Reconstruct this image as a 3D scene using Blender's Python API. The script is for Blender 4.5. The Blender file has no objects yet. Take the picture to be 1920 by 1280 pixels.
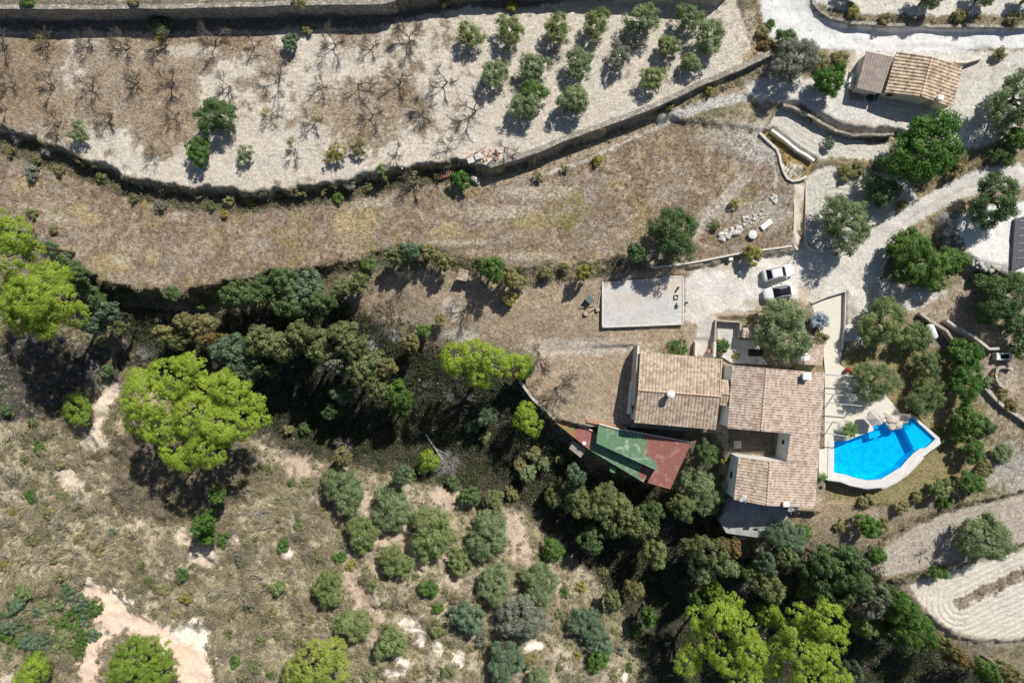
import bpy, bmesh, math, random
import numpy as np
from mathutils import Vector, Matrix

# ---------------------------------------------------------------- camera, sky, sun
SC = bpy.context.scene
COL = SC.collection
CAMH = 95.0          # metres above the driveway
S = 0.075            # metres per photo pixel at driveway level
cd = bpy.data.cameras.new("camera"); cam = bpy.data.objects.new("camera", cd); COL.objects.link(cam)
cam.location = (0, 0, CAMH); cam.rotation_euler = (0, 0, 0)
cd.sensor_width = 36; cd.lens = 36 * CAMH / (1920 * S); cd.clip_start = 1; cd.clip_end = 3000
SC.camera = cam
SUN_EL = math.radians(48)
SUN_DIR = Vector((0.545 * math.cos(SUN_EL), 0.838 * math.cos(SUN_EL), math.sin(SUN_EL))).normalized()
w = bpy.data.worlds.new("World"); SC.world = w; w.use_nodes = True
nt = w.node_tree; bg = nt.nodes["Background"]
sky = nt.nodes.new("ShaderNodeTexSky"); sky.sky_type = 'NISHITA'; sky.sun_disc = False
sky.sun_elevation = SUN_EL; sky.sun_rotation = math.atan2(SUN_DIR.x, SUN_DIR.y)
nt.links.new(sky.outputs[0], bg.inputs[0]); bg.inputs[1].default_value = 0.056
sl = bpy.data.lights.new("sun", 'SUN'); sl.energy = 4.3; sl.angle = math.radians(0.5); sl.color = (1, 0.955, 0.88)
so = bpy.data.objects.new("sun", sl); COL.objects.link(so); so.location = (40, 60, 120)
so.rotation_euler = SUN_DIR.to_track_quat('Z', 'Y').to_euler()
SC.view_settings.view_transform = 'Standard'; SC.view_settings.look = 'None'
SC.view_settings.exposure = 0.22; SC.view_settings.gamma = 1
SC.render.engine = 'CYCLES'
SC.cycles.max_bounces = 6; SC.cycles.transparent_max_bounces = 8

rng = np.random.default_rng(7)
random.seed(7)

# ---------------------------------------------------------------- helpers
def P(px, py, z):
    k = S * (CAMH - z) / CAMH
    return Vector(((px - 960) * k, (640 - py) * k, z))

def sstep(a, b, x):
    t = np.clip((x - a) / (b - a), 0, 1); return t * t * (3 - 2 * t)

def _hash(ix, iy, seed):
    h = (ix * 374761393 + iy * 668265263 + seed * 974634777) & 0xffffffff
    h = ((h ^ (h >> 13)) * 1274126177) & 0xffffffff
    return ((h ^ (h >> 16)) & 0xffff) / 65535.0

def vnoise(x, y, seed=0):
    ix = np.floor(x).astype(np.int64); iy = np.floor(y).astype(np.int64)
    fx = x - ix; fy = y - iy
    fx = fx * fx * (3 - 2 * fx); fy = fy * fy * (3 - 2 * fy)
    a = _hash(ix, iy, seed); b = _hash(ix + 1, iy, seed); c = _hash(ix, iy + 1, seed); d = _hash(ix + 1, iy + 1, seed)
    return (a * (1 - fx) + b * fx) * (1 - fy) + (c * (1 - fx) + d * fx) * fy

def fbm(x, y, scale, octv=4, seed=0):
    """about -1..1"""
    s = 0; amp = 1; tot = 0
    x = x / scale; y = y / scale
    for o in range(octv):
        s = s + amp * (vnoise(x, y, seed + o * 17) * 2 - 1); tot += amp
        amp *= 0.55; x = x * 2.03 + 5.1; y = y * 2.03 + 9.7
    return s / tot * 1.6

def pdist(x, y, poly):
    """signed distance to polygon, positive inside"""
    poly = np.asarray(poly, float); n = len(poly)
    d2 = np.full(x.shape, 1e18); inside = np.zeros(x.shape, bool)
    for i in range(n):
        ax, ay = poly[i]; bx, by = poly[(i + 1) % n]
        ex, ey = bx - ax, by - ay
        t = np.clip(((x - ax) * ex + (y - ay) * ey) / (ex * ex + ey * ey + 1e-12), 0, 1)
        dx = x - (ax + t * ex); dy = y - (ay + t * ey)
        np.minimum(d2, dx * dx + dy * dy, out=d2)
        c = ((ay > y) != (by > y))
        if ay != by:
            c &= x < (bx - ax) * (y - ay) / (by - ay) + ax
            inside ^= c
    d = np.sqrt(d2)
    return np.where(inside, d, -d)

def ldist(x, y, line):
    d2 = np.full(x.shape, 1e18)
    for (ax, ay), (bx, by) in zip(line[:-1], line[1:]):
        ex, ey = bx - ax, by - ay
        t = np.clip(((x - ax) * ex + (y - ay) * ey) / (ex * ex + ey * ey + 1e-12), 0, 1)
        dx = x - (ax + t * ex); dy = y - (ay + t * ey)
        np.minimum(d2, dx * dx + dy * dy, out=d2)
    return np.sqrt(d2)

def fast_mesh(name, verts, faces, tint=None, uv=None, col=None, smooth=False):
    """verts (N,3), faces (M,k) index array"""
    verts = np.ascontiguousarray(verts, np.float32); faces = np.ascontiguousarray(faces, np.int32)
    me = bpy.data.meshes.new(name); k = faces.shape[1]
    me.vertices.add(len(verts)); me.vertices.foreach_set("co", verts.ravel())
    me.loops.add(faces.size); me.loops.foreach_set("vertex_index", faces.ravel())
    me.polygons.add(len(faces))
    me.polygons.foreach_set("loop_start", np.arange(0, faces.size, k, dtype=np.int32))
    me.polygons.foreach_set("loop_total", np.full(len(faces), k, np.int32))
    if smooth: me.polygons.foreach_set("use_smooth", np.ones(len(faces), bool))
    me.update(calc_edges=True)
    if tint is not None:
        a = me.attributes.new("tint", 'FLOAT', 'POINT'); a.data.foreach_set("value", np.ascontiguousarray(tint, np.float32))
    if col is not None:
        a = me.attributes.new("Col", 'FLOAT_COLOR', 'POINT')
        c4 = np.ones((len(verts), 4), np.float32); c4[:, :3] = col; a.data.foreach_set("color", c4.ravel())
    if uv is not None:
        l = me.uv_layers.new(name="UVMap"); u = np.asarray(uv, np.float32)[faces.ravel()]; l.data.foreach_set("uv", u.ravel())
    return me

def link(name, me, mat=None, parent=None, loc=None, objmat=False):
    o = bpy.data.objects.new(name, me); COL.objects.link(o)
    if me is not None and mat is not None:
        if objmat:
            if not me.materials: me.materials.append(None)
            o.material_slots[0].link = 'OBJECT'; o.material_slots[0].material = mat
        elif not me.materials: me.materials.append(mat)
    if parent is not None: o.parent = parent
    if loc is not None: o.location = loc
    return o

def tag(o, label=None, cat=None, group=None, kind=None):
    if label: o["label"] = label
    if cat: o["category"] = cat
    if group: o["group"] = group
    if kind: o["kind"] = kind
    return o

def root(name, loc, label, cat, group=None, rz=0.0):
    o = bpy.data.objects.new(name, None); COL.objects.link(o); o.location = loc; o.rotation_euler = (0, 0, rz)
    o.empty_display_size = 0.3
    return tag(o, label, cat, group)

class MB:
    """collects shapes into one mesh (world or local coordinates)"""
    def __init__(s): s.v = []; s.f = []
    def add(s, vs, fs):
        b = len(s.v); s.v += [tuple(v) for v in vs]; s.f += [tuple(i + b for i in f) for f in fs]; return s
    def box(s, c, d, rz=0.0, M=None):
        x, y, z = [q / 2 for q in d]; vs = []
        for sz in (-z, z):
            for sx, sy in ((-x, -y), (x, -y), (x, y), (-x, y)): vs.append(Vector((sx, sy, sz)))
        R = M if M else Matrix.Rotation(rz, 4, 'Z')
        vs = [R @ v + Vector(c) for v in vs]
        return s.add(vs, [(3, 2, 1, 0), (4, 5, 6, 7), (0, 1, 5, 4), (1, 2, 6, 5), (2, 3, 7, 6), (3, 0, 4, 7)])
    def prism(s, pts, z0, z1):
        n = len(pts); a = sum(pts[i][0] * pts[(i + 1) % n][1] - pts[(i + 1) % n][0] * pts[i][1] for i in range(n))
        if a < 0: pts = pts[::-1]
        vs = [(p[0], p[1], z0) for p in pts] + [(p[0], p[1], z1) for p in pts]
        fs = [tuple(range(n - 1, -1, -1)), tuple(range(n, 2 * n))] + [(i, (i + 1) % n, n + (i + 1) % n, n + i) for i in range(n)]
        return s.add(vs, fs)
    def tube(s, a, b, r0, r1=None, n=6, caps=True):
        a = Vector(a); b = Vector(b); r1 = r0 if r1 is None else r1
        d = (b - a); d = d.normalized() if d.length > 1e-6 else Vector((0, 0, 1))
        u = d.orthogonal().normalized(); v = d.cross(u)
        vs = [c + (u * math.cos(t) + v * math.sin(t)) * r for c, r in ((a, r0), (b, r1)) for t in [2 * math.pi * i / n for i in range(n)]]
        fs = [(i, (i + 1) % n, n + (i + 1) % n, n + i) for i in range(n)]
        if caps: fs += [tuple(range(n - 1, -1, -1)), tuple(range(n, 2 * n))]
        return s.add(vs, fs)
    def lathe(s, c, prof, n=16, sc=(1, 1)):
        c = Vector(c); vs = []; m = len(prof)
        for r, z in prof:
            for i in range(n):
                t = 2 * math.pi * i / n; vs.append(c + Vector((r * math.cos(t) * sc[0], r * math.sin(t) * sc[1], z)))
        fs = [(k * n + i, k * n + (i + 1) % n, (k + 1) * n + (i + 1) % n, (k + 1) * n + i) for k in range(m - 1) for i in range(n)]
        fs += [tuple(range(n - 1, -1, -1)), tuple(range((m - 1) * n, m * n))]
        return s.add(vs, fs)
    def build(s, name, mat, parent=None, loc=None, smooth=False, bevel=0, local=None):
        me = bpy.data.meshes.new(name); v = s.v
        if local is not None: v = [tuple(Vector(q) - Vector(local)) for q in v]
        me.from_pydata(v, [], s.f); me.update()
        if smooth: me.polygons.foreach_set("use_smooth", [True] * len(me.polygons))
        o = link(name, me, mat, parent, loc)
        if bevel:
            m = o.modifiers.new("bevel", 'BEVEL'); m.width = bevel; m.segments = 2; m.limit_method = 'ANGLE'
        return o

# ---------------------------------------------------------------- materials
def new_mat(name):
    m = bpy.data.materials.new(name); m.use_nodes = True; n = m.node_tree
    b = n.nodes["Principled BSDF"]; b.inputs["Roughness"].default_value = 0.85
    try: b.inputs["Specular IOR Level"].default_value = 0.25
    except Exception: pass
    return m, n, b
def nd(n, t, **k):
    x = n.nodes.new(t)
    for a, v in k.items(): setattr(x, a, v)
    return x
def ramp(n, fac, stops):
    r = n.nodes.new("ShaderNodeValToRGB"); e = r.color_ramp.elements
    while len(e) < len(stops): e.new(0.5)
    for q, (p, c) in zip(e, stops): q.position = p; q.color = (*c, 1)
    n.links.new(fac, r.inputs[0]); return r
def math_(n, op, a, b=None, c=None):
    m = n.nodes.new("ShaderNodeMath"); m.operation = op
    for i, q in enumerate((a, b, c)):
        if q is None: continue
        if isinstance(q, (int, float)): m.inputs[i].default_value = q
        else: n.links.new(q, m.inputs[i])
    return m.outputs[0]
def noise_(n, scale, detail=4, rough=0.6, vec=None):
    t = n.nodes.new("ShaderNodeTexNoise"); t.inputs["Scale"].default_value = scale
    t.inputs["Detail"].default_value = detail; t.inputs["Roughness"].default_value = rough
    if vec is None:
        g = n.nodes.new("ShaderNodeNewGeometry"); vec = g.outputs["Position"]
    n.links.new(vec, t.inputs["Vector"]); return t.outputs[0]
def mulcol(n, col, fac):
    m = n.nodes.new("ShaderNodeVectorMath"); m.operation = 'SCALE'
    n.links.new(col, m.inputs[0]); n.links.new(fac, m.inputs[3]); return m.outputs[0]
def bump_(n, b, h, strength, dist):
    x = n.nodes.new("ShaderNodeBump"); x.inputs["Strength"].default_value = strength; x.inputs["Distance"].default_value = dist
    n.links.new(h, x.inputs["Height"]); n.links.new(x.outputs[0], b.inputs["Normal"]); return x

def plain_mat(name, c, var=0.15, scale=2.0, bump=0.02, rough=0.85, c2=None, metal=0.0):
    m, n, b = new_mat(name)
    f = noise_(n, scale, 6, 0.65); f2 = noise_(n, scale * 7, 3, 0.6)
    s = math_(n, 'ADD', math_(n, 'MULTIPLY', f, 0.65), math_(n, 'MULTIPLY', f2, 0.35))
    lo = c2 if c2 else tuple(q * (1 - 2 * var) for q in c)
    r = ramp(n, s, [(0.36, lo), (0.62, tuple(min(1, q * (1 + var * .5)) for q in c))])
    n.links.new(r.outputs[0], b.inputs["Base Color"]); b.inputs["Roughness"].default_value = rough
    b.inputs["Metallic"].default_value = metal
    if bump: bump_(n, b, f2, 0.5, bump)
    return m

def leaf_mat(name, c, c2, transl=0.28, rough=0.6):
    """c..c2 : leaf colours from tuft to tuft"""
    m, n, b = new_mat(name)
    a = nd(n, "ShaderNodeAttribute", attribute_name="tint")
    oi = n.nodes.new("ShaderNodeObjectInfo")
    f = math_(n, 'ADD', math_(n, 'MULTIPLY', a.outputs["Fac"], 0.8), math_(n, 'MULTIPLY', oi.outputs["Random"], 0.2))
    r = ramp(n, f, [(0.1, c), (0.9, c2)])
    b.inputs["Roughness"].default_value = rough
    n.links.new(r.outputs[0], b.inputs["Base Color"])
    t = n.nodes.new("ShaderNodeBsdfTranslucent"); n.links.new(r.outputs[0], t.inputs[0])
    mx = n.nodes.new("ShaderNodeMixShader"); mx.inputs[0].default_value = transl
    out = n.nodes["Material Output"]
    n.links.new(b.outputs[0], mx.inputs[1]); n.links.new(t.outputs[0], mx.inputs[2]); n.links.new(mx.outputs[0], out.inputs[0])
    return m

def stone_mat(name, c, c2, mort=(.2, .18, .15), scale=2.2):
    m, n, b = new_mat(name)
    g = n.nodes.new("ShaderNodeNewGeometry")
    v = nd(n, "ShaderNodeTexVoronoi"); v.inputs["Scale"].default_value = scale; n.links.new(g.outputs["Position"], v.inputs["Vector"])
    v2 = nd(n, "ShaderNodeTexVoronoi", feature='DISTANCE_TO_EDGE'); v2.inputs["Scale"].default_value = scale; n.links.new(g.outputs["Position"], v2.inputs["Vector"])
    sp = n.nodes.new("ShaderNodeSeparateColor"); n.links.new(v.outputs["Color"], sp.inputs[0])
    f = math_(n, 'ADD', math_(n, 'MULTIPLY', sp.outputs[0], .6), math_(n, 'MULTIPLY', noise_(n, 5, 5), .4))
    r = ramp(n, f, [(.2, c2), (.75, c)])
    e = ramp(n, v2.outputs["Distance"], [(0.0, (0, 0, 0)), (.07, (1, 1, 1))])
    mx = nd(n, "ShaderNodeMix", data_type='RGBA'); n.links.new(e.outputs[0], mx.inputs[0])
    mx.inputs[6].default_value = (*mort, 1); n.links.new(r.outputs[0], mx.inputs[7]); n.links.new(mx.outputs[2], b.inputs["Base Color"])
    bump_(n, b, e.outputs[0], 0.8, 0.06)
    return m

def tile_mat(name, cols, pu=0.34, pv=0.42, dirt=0.25):
    """roof tiles: one random fired-clay colour per tile, laid out in metres on the UV map"""
    m, n, b = new_mat(name)
    uv = n.nodes.new("ShaderNodeUVMap"); s = n.nodes.new("ShaderNodeSeparateXYZ"); n.links.new(uv.outputs[0], s.inputs[0])
    cu = math_(n, 'FLOOR', math_(n, 'MULTIPLY', s.outputs[0], 1 / pu)); cv = math_(n, 'FLOOR', math_(n, 'MULTIPLY', s.outputs[1], 1 / pv))
    c = n.nodes.new("ShaderNodeCombineXYZ"); n.links.new(cu, c.inputs[0]); n.links.new(cv, c.inputs[1])
    wn = nd(n, "ShaderNodeTexWhiteNoise", noise_dimensions='2D'); n.links.new(c.outputs[0], wn.inputs["Vector"])
    big = noise_(n, 0.5, 5, 0.7)
    f = math_(n, 'ADD', math_(n, 'MULTIPLY', wn.outputs[0], 0.5), math_(n, 'ADD', math_(n, 'MULTIPLY', big, 0.34), .06))
    r = ramp(n, f, cols)
    fine = noise_(n, 9, 4, .7)
    col = mulcol(n, r.outputs[0], math_(n, 'ADD', math_(n, 'MULTIPLY', fine, dirt * 2), 1 - dirt))
    n.links.new(col, b.inputs["Base Color"])
    return m
# ---------------------------------------------------------------- terrain height
CTRL = [(-200,-100,8),(-200,640,-4),(-200,1400,-3),(960,-150,7),(2100,-100,6),(2100,640,0),(2150,1400,-9),(960,1420,-6),
 (0,150,3),(500,150,3.2),(1000,100,3.3),(1400,60,3.1),(1500,40,2.7),(1700,50,2.4),(1900,70,2.5),
 (0,400,.9),(300,450,.8),(700,400,.8),(1000,400,.8),(1300,350,1.1),(1400,250,1.3),(1440,170,1.7),(1560,130,2.3),
 (200,600,-5),(330,600,-6),(0,640,-4.5),(0,760,-5),(120,700,-5.5),(250,720,-7),(450,640,-6),(550,740,-10),(620,800,-10.5),
 (750,820,-11),(900,870,-11),(1000,900,-11),(1100,960,-11.5),(1200,1040,-12),(1200,1120,-12),(1350,1100,-9.5),
 (1500,1130,-9.5),(1650,1230,-10.5),(1800,1300,-10.5),(700,620,-3.5),(850,640,-2.2),(1000,650,-1.5),(650,560,-1.8),(540,560,-3.2),(430,560,-4),
 (800,560,-1.2),(950,580,-.9),(1080,580,-.6),(1200,600,-.4),(1100,660,-1.1),(850,740,-7.5),(980,840,-7.5),(1100,880,-7.5),(1180,930,-8),(1300,900,-5),
 (0,900,-4),(100,1000,-4.5),(250,1150,-4.5),(350,1000,-6),(60,1200,-4),(400,1250,-5),(550,950,-7),(650,950,-7.5),(800,950,-8),
 (900,1000,-8),(600,1150,-6),(700,1250,-5.5),(850,1150,-6.5),(1000,1150,-7.5),(950,1270,-6.5),(1100,1250,-8.5),(1000,1050,-8.2),
 (1360,560,0),(1500,510,0),(1600,450,.3),(1600,560,-.1),(1700,380,.8),(1800,340,1.2),(1900,320,1.5),(1850,290,1.8),(1850,200,2.4),(1750,270,1.6),
 (1700,560,-.2),(1720,500,0),(1850,560,-.2),(1780,600,-.3),(1900,640,-.3),(1660,680,-.8),(1740,720,-1.2),(1800,780,-1.8),(1900,760,-.8),
 (1250,700,-1),(1400,720,-1),(1400,800,-1),(1560,760,-.8),(1480,980,-3),(1560,960,-2.8),(1650,950,-3),(1750,900,-2.8),(1800,930,-3.2),(1700,1000,-4),
 (1900,880,-3),(1600,1010,-3.8),(1500,1040,-5.5),(1390,1030,-5.5),(1780,1040,-4.6),(1880,1000,-4.4),(1650,1090,-6),(1850,1100,-6),(1800,1190,-6.3),(1900,1250,-7.5)]
_c = np.array([(*P(a, b, z).to_tuple(),) for a, b, z in CTRL])
def _tps(r2): return 0.5 * r2 * np.log(r2 + 1e-9)
_n = len(_c); _A = np.zeros((_n + 3, _n + 3))
_d = (_c[:, None, 0] - _c[None, :, 0]) ** 2 + (_c[:, None, 1] - _c[None, :, 1]) ** 2
_A[:_n, :_n] = _tps(_d) + np.eye(_n) * 60.0
_A[:_n, _n] = 1; _A[:_n, _n + 1] = _c[:, 0]; _A[:_n, _n + 2] = _c[:, 1]; _A[_n:, :_n] = _A[:_n, _n:].T
_W = np.linalg.solve(_A, np.concatenate([_c[:, 2], np.zeros(3)]))

ORCH_S = [(-300,225),(0,238),(60,252),(150,290),(230,326),(300,343),(400,353),(480,356),(560,349),(650,336),(740,314),(800,306),(860,296),(918,309),
          (960,296),(1013,279),(1066,255),(1172,218),(1226,197),(1305,159),(1385,127),(1449,96)]
ORCH = ORCH_S + [(1412,98),(1398,60),(1385,25),(1375,-60),(-300,-60)]
TOPW = [(-300,12),(0,12),(300,12),(560,6),(715,4),(760,-8),(900,-25),(1100,-28),(1350,-15),(1420,-70)]
FIELD_S = [(110,482),(150,500),(190,525),(260,540),(340,545),(410,532),(520,503),(600,500),(660,488),(740,458),(830,462),(868,490),(950,500),(1060,490),(1180,482),
           (1222,500),(1310,492),(1400,472),(1486,462)]
FIELD = [(-300,330),(60,432)] + FIELD_S + [(1490,455),(1490,345),(1460,300),(1424,250),(1300,235),(900,200),(-300,150)]
PLOT1 = [(1440,240),(1462,200),(1489,199),(1540,228),(1569,244),(1601,252),(1654,251),(1690,256),(1690,290),(1632,300),(1561,295),(1527,300),(1497,282)]
PLOT2 = [(1512,340),(1530,318),(1561,310),(1620,318),(1700,330),(1722,372),(1637,421),(1590,455),(1545,470),(1522,465),(1512,452)]
HUTY = [(1420,190),(1462,192),(1489,197),(1540,226),(1569,242),(1601,250),(1654,249),(1690,250),(1720,275),(1830,280),(1860,200),(1850,100),(1800,95),(1610,92),(1520,120),(1440,150)]
CHAN = [(1426,250),(1447,243),(1497,283),(1527,302),(1513,330),(1486,339),(1465,306),(1457,280)]
UPR = [(1522,-60),(1524,-2),(1536,18),(1560,31),(1600,39),(1680,44),(1800,46),(2150,46),(2150,-200)]
GRAV = [(1772,408),(1830,388),(1905,375),(2150,370),(2150,520),(1895,516),(1850,500),(1822,485),(1812,470),(1800,455),(1782,435)]
YARD = [(978,700),(1000,672),(1100,655),(1190,650),(1190,800),(1110,800),(1060,790),(1040,782),(1010,757),(986,728)]
HOUSE = [(1186,655),(1300,668),(1302,640),(1345,640),(1345,600),(1432,600),(1500,640),(1560,660),(1560,880),(1540,960),(1372,945),(1360,850),(1345,812),(1188,800)]
DRIVES = [(1368,930),(1470,945),(1478,965),(1462,1000),(1420,1006),(1360,998),(1348,975)]
POOLT = [(1545,700),(1610,700),(1640,760),(1715,770),(1760,822),(1735,850),(1700,884),(1658,908),(1625,911),(1576,899),(1545,893),(1540,800)]
POOLPIT = [(1566,829),(1566,884),(1603,893),(1627,897),(1650,896),(1686,873),(1712,848),(1752,823),(1708,781),(1690,801),(1676,807),(1663,800),(1655,784),(1638,789),(1642,807),(1610,819)]
LAWNP = [(1545,896),(1576,905),(1625,917),(1660,914),(1700,889),(1735,858),(1768,832),(1800,860),(1790,930),(1700,945),(1600,940),(1545,940)]
FSE1 = [(1624,1055),(1640,1030),(1700,990),(1800,952),(1930,925),(2150,900),(2150,1000),(1930,1018),(1850,1040),(1760,1062),(1650,1092)]
FSE2 = [(1706,1100),(1730,1085),(1830,1050),(1930,1018),(2150,985),(2150,1190),(1930,1196),(1850,1200),(1790,1185),(1740,1150)]
SLABT = [(1131,530),(1165,527),(1215,523),(1247,519),(1280,519),(1280,606),(1131,612)]
COURTT = [(1345,603),(1386,606),(1388,636),(1424,638),(1440,690),(1365,682),(1344,668)]
PATT = [(1521,571),(1583,549),(1580,655),(1592,700),(1600,712),(1546,712),(1500,700),(1490,690),(1490,640),(1506,640),(1536,644)]
# polygon, height inside, width of the bank (m), roughness of the bank edge (m)
TERR = [(FIELD, None, .9, .5), (ORCH, 3.3, .8, .45), ([*TOPW, (1450,-300),(-300,-300)], 6.4, .45, .1),
        (HUTY, 2.2, .7, .4), (PLOT1, 1.0, .7, .25), (PLOT2, .85, .25, .05), (CHAN, .25, .25, 0), (UPR, 3.4, .8, .25), (GRAV, 2.0, 1.6, .3),
        (YARD, -1.3, .5, .15), (SLABT, -.35, .3, .05), (HOUSE, -1.0, .7, 0), (DRIVES, -2.9, .4, .1), (LAWNP, -2.6, .6, .1), (COURTT, -1.2, .25, 0), (PATT, -.66, .35, 0), (POOLT, -.62, .3, 0), (POOLPIT, -3.4, .25, 0),
        (FSE1, -4.6, 1.2, .4), (FSE2, -6.1, 1.0, .35)]
def field_z(x): return 0.75 + 0.35 * sstep(0, 40, x)
_wall_edge = {id(ORCH)}

def axis(lo, hi, step, far):
    a = np.arange(lo, hi + step, step); out = [a[-1]]; d = step
    while out[-1] < far: d *= 1.35; out.append(out[-1] + d)
    inn = [a[0]]; d = step
    while inn[-1] > -far: d *= 1.35; inn.append(inn[-1] - d)
    return np.concatenate([np.array(inn[::-1][:-1]), a, np.array(out[1:])])
GX = axis(-84, 84, 0.21, 900); GY = axis(-57, 57, 0.21, 900)
X, Y = np.meshgrid(GX, GY)
sh = X.shape
cx = np.clip(X, -100, 100); cy = np.clip(Y, -75, 75)
Z = _W[_n] + _W[_n + 1] * cx + _W[_n + 2] * cy
for i in range(_n): Z += _W[i] * _tps((cx - _c[i, 0]) ** 2 + (cy - _c[i, 1]) ** 2)
far = sstep(100, 400, np.hypot(X, Y)); Z = Z * (1 - far) + far * (4 * fbm(X, Y, 180, 4, 3) - 2)
NW = fbm(X, Y, 1.6, 3, 11); NL = fbm(X, Y, 7.0, 4, 5)
Z += 0.35 * NL
_k5 = CAMH / (S * (CAMH + 5)); _px = 960 + X * _k5; _py = 640 - Y * _k5
_sl = sstep(0, 40, pdist(_px, _py, [(-300,770),(200,700),(480,840),(760,900),(980,970),(1150,1120),(1260,1500),(-300,1500)]))
_sl = _sl * (1 - .8 * sstep(-8, 8, pdist(_px, _py, [(160,1090),(215,1100),(262,1140),(300,1172),(340,1165),(395,1175),(402,1330),(150,1330),(155,1200),(172,1150)])))
Z += _sl * (1.1 * (1 - np.abs(fbm(X, Y, 6.5, 4, 71)) * 1.6) + .42 * fbm(X, Y, 2.0, 3, 72))
for poly, zt, wd, rg in TERR:
    zz = 0.9 if zt is None else zt
    wp = [tuple(P(a, b, -.5 if poly is POOLPIT else zz)[:2]) for a, b in poly]
    xs = [q[0] for q in wp]; ys = [q[1] for q in wp]; m = 4
    i0, i1 = np.searchsorted(GX, [min(xs) - m, max(xs) + m]); j0, j1 = np.searchsorted(GY, [min(ys) - m, max(ys) + m])
    sub = (slice(j0, j1), slice(i0, i1)); x = X[sub]; y = Y[sub]
    d = pdist(x, y, wp) + NW[sub] * rg * 1.2
    if poly is POOLPIT: d = d + .6
    t = sstep(-wd, 0.05, d)
    tgt = field_z(x) if zt is None else zt
    small = 0.0 if zt in (-.62, -3.4, -1.0) else 0.06
    Z[sub] = Z[sub] * (1 - t) + (tgt + small * NL[sub] * 3) * t
flat = np.zeros(sh)
Z += 0.045 * fbm(X, Y, .8, 3, 23) * (1 - 0)
# photo position of every ground point, used to look up what grows there
KX = CAMH / (S * (CAMH - Z)); PX = 960 + X * KX; PY = 640 - Y * KX

def tz(x, y):
    i = min(max(np.searchsorted(GX, x) - 1, 0), len(GX) - 2); j = min(max(np.searchsorted(GY, y) - 1, 0), len(GY) - 2)
    fx = (x - GX[i]) / (GX[i + 1] - GX[i]); fy = (y - GY[j]) / (GY[j + 1] - GY[j])
    return float((Z[j, i] * (1 - fx) + Z[j, i + 1] * fx) * (1 - fy) + (Z[j + 1, i] * (1 - fx) + Z[j + 1, i + 1] * fx) * fy)
def place(px, py, h=0.0):
    """ground point under the thing whose middle, h above ground, is seen at px,py"""
    z = 0.0
    for _ in range(14):
        p = P(px, py, z); g = tz(p.x, p.y); z = 0.5 * z + 0.5 * (g + h)
    p = P(px, py, z); return Vector((p.x, p.y, tz(p.x, p.y)))

# ---------------------------------------------------------------- ground colours (dry albedo, plus some painted shade)
n1 = fbm(PX, PY, 70, 4, 31); n2 = fbm(PX, PY, 26, 4, 41); n3 = fbm(PX, PY, 9, 3, 51); n4 = fbm(PX, PY, 4.5, 2, 61)
Cc = np.zeros(sh + (3,)); GR = np.full(sh, 0.7); FU = np.zeros(sh); FW = np.zeros(sh)
def col(c): return np.array(c)[None, None, :]
def mixc(wt, c):
    global Cc
    Cc = Cc * (1 - wt[..., None]) + col(c) * wt[..., None]
Cc[:] = col((.30, .25, .17))
mixc(sstep(0.05, .5, n2 + .3 * n4), (.44, .37, .26)); mixc(sstep(.1, .45, n1 * .6 + n3 * .6) * .7, (.17, .17, .085)); mixc(sstep(.25, .6, -n2 * .7 + n4 * .5) * .6, (.30, .28, .25))
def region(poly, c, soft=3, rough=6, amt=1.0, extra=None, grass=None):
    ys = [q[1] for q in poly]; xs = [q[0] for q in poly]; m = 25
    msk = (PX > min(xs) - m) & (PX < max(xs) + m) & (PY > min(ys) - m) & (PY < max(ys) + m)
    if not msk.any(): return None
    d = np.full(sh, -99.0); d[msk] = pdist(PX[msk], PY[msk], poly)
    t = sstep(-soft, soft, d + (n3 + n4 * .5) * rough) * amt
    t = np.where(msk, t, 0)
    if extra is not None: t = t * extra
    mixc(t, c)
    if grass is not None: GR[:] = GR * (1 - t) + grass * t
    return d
def blob(x, y, rx, ry, c, amt=1.0, rot=0.0, rough=.35, grass=None):
    cr, sr = math.cos(math.radians(rot)), math.sin(math.radians(rot))
    dx = PX - x; dy = PY - y; u = (dx * cr + dy * sr) / rx; v = (-dx * sr + dy * cr) / ry
    r = np.hypot(u, v) + rough * (n2 * .5 + n3 * .8 + n4 * .4)
    t = (1 - sstep(.75, 1.15, r)) * amt; mixc(t, c)
    if grass is not None: GR[:] = GR * (1 - t) + grass * t
def stroke(line, wd, c, amt=1.0, soft=2, rough=3, grass=None):
    d = ldist(PX, PY, line) + (n3 + n4) * rough * .5
    t = (1 - sstep(wd - soft, wd + soft, d)) * amt; mixc(t, c)
    if grass is not None: GR[:] = GR * (1 - t) + grass * t
PALE = (.60, .545, .465); TAN = (.40, .32, .235); BRN = (.275, .21, .145); STRAW = (.44, .36, .21); WHT = (.74, .73, .70)
LITTER_SHADE = (.05, .044, .034)
# ravine floor: leaf litter, darkened to carry the shade of the trees
region([(150,560),(420,600),(640,560),(760,640),(980,680),(1000,760),(1100,880),(1350,940),(1400,1040),(1640,1040),(1740,1150),(1800,1240),(1950,1300),(1250,1320),(1150,1120),(980,960),(760,900),(560,860),(260,700),(-80,600),(-80,790),(130,790),(230,640)], LITTER_SHADE, 12, 16, .92, grass=.5)
region([(-80,630),(190,640),(230,700),(170,790),(-80,800)], (.075,.07,.065), 10, 14, .9)  # cast shadow of the left edge pines, painted into the soil
region([(205,820),(470,820),(480,950),(300,990),(205,940)], (.12,.10,.075), 10, 14, .8)  # painted shadow of the largest pine
region([(-80,0),(1400,0),(1400,70),(-80,62)], (.16,.15,.13), 3, 4, .8)  # dark band paints the shadow at the foot of the top wall
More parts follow.
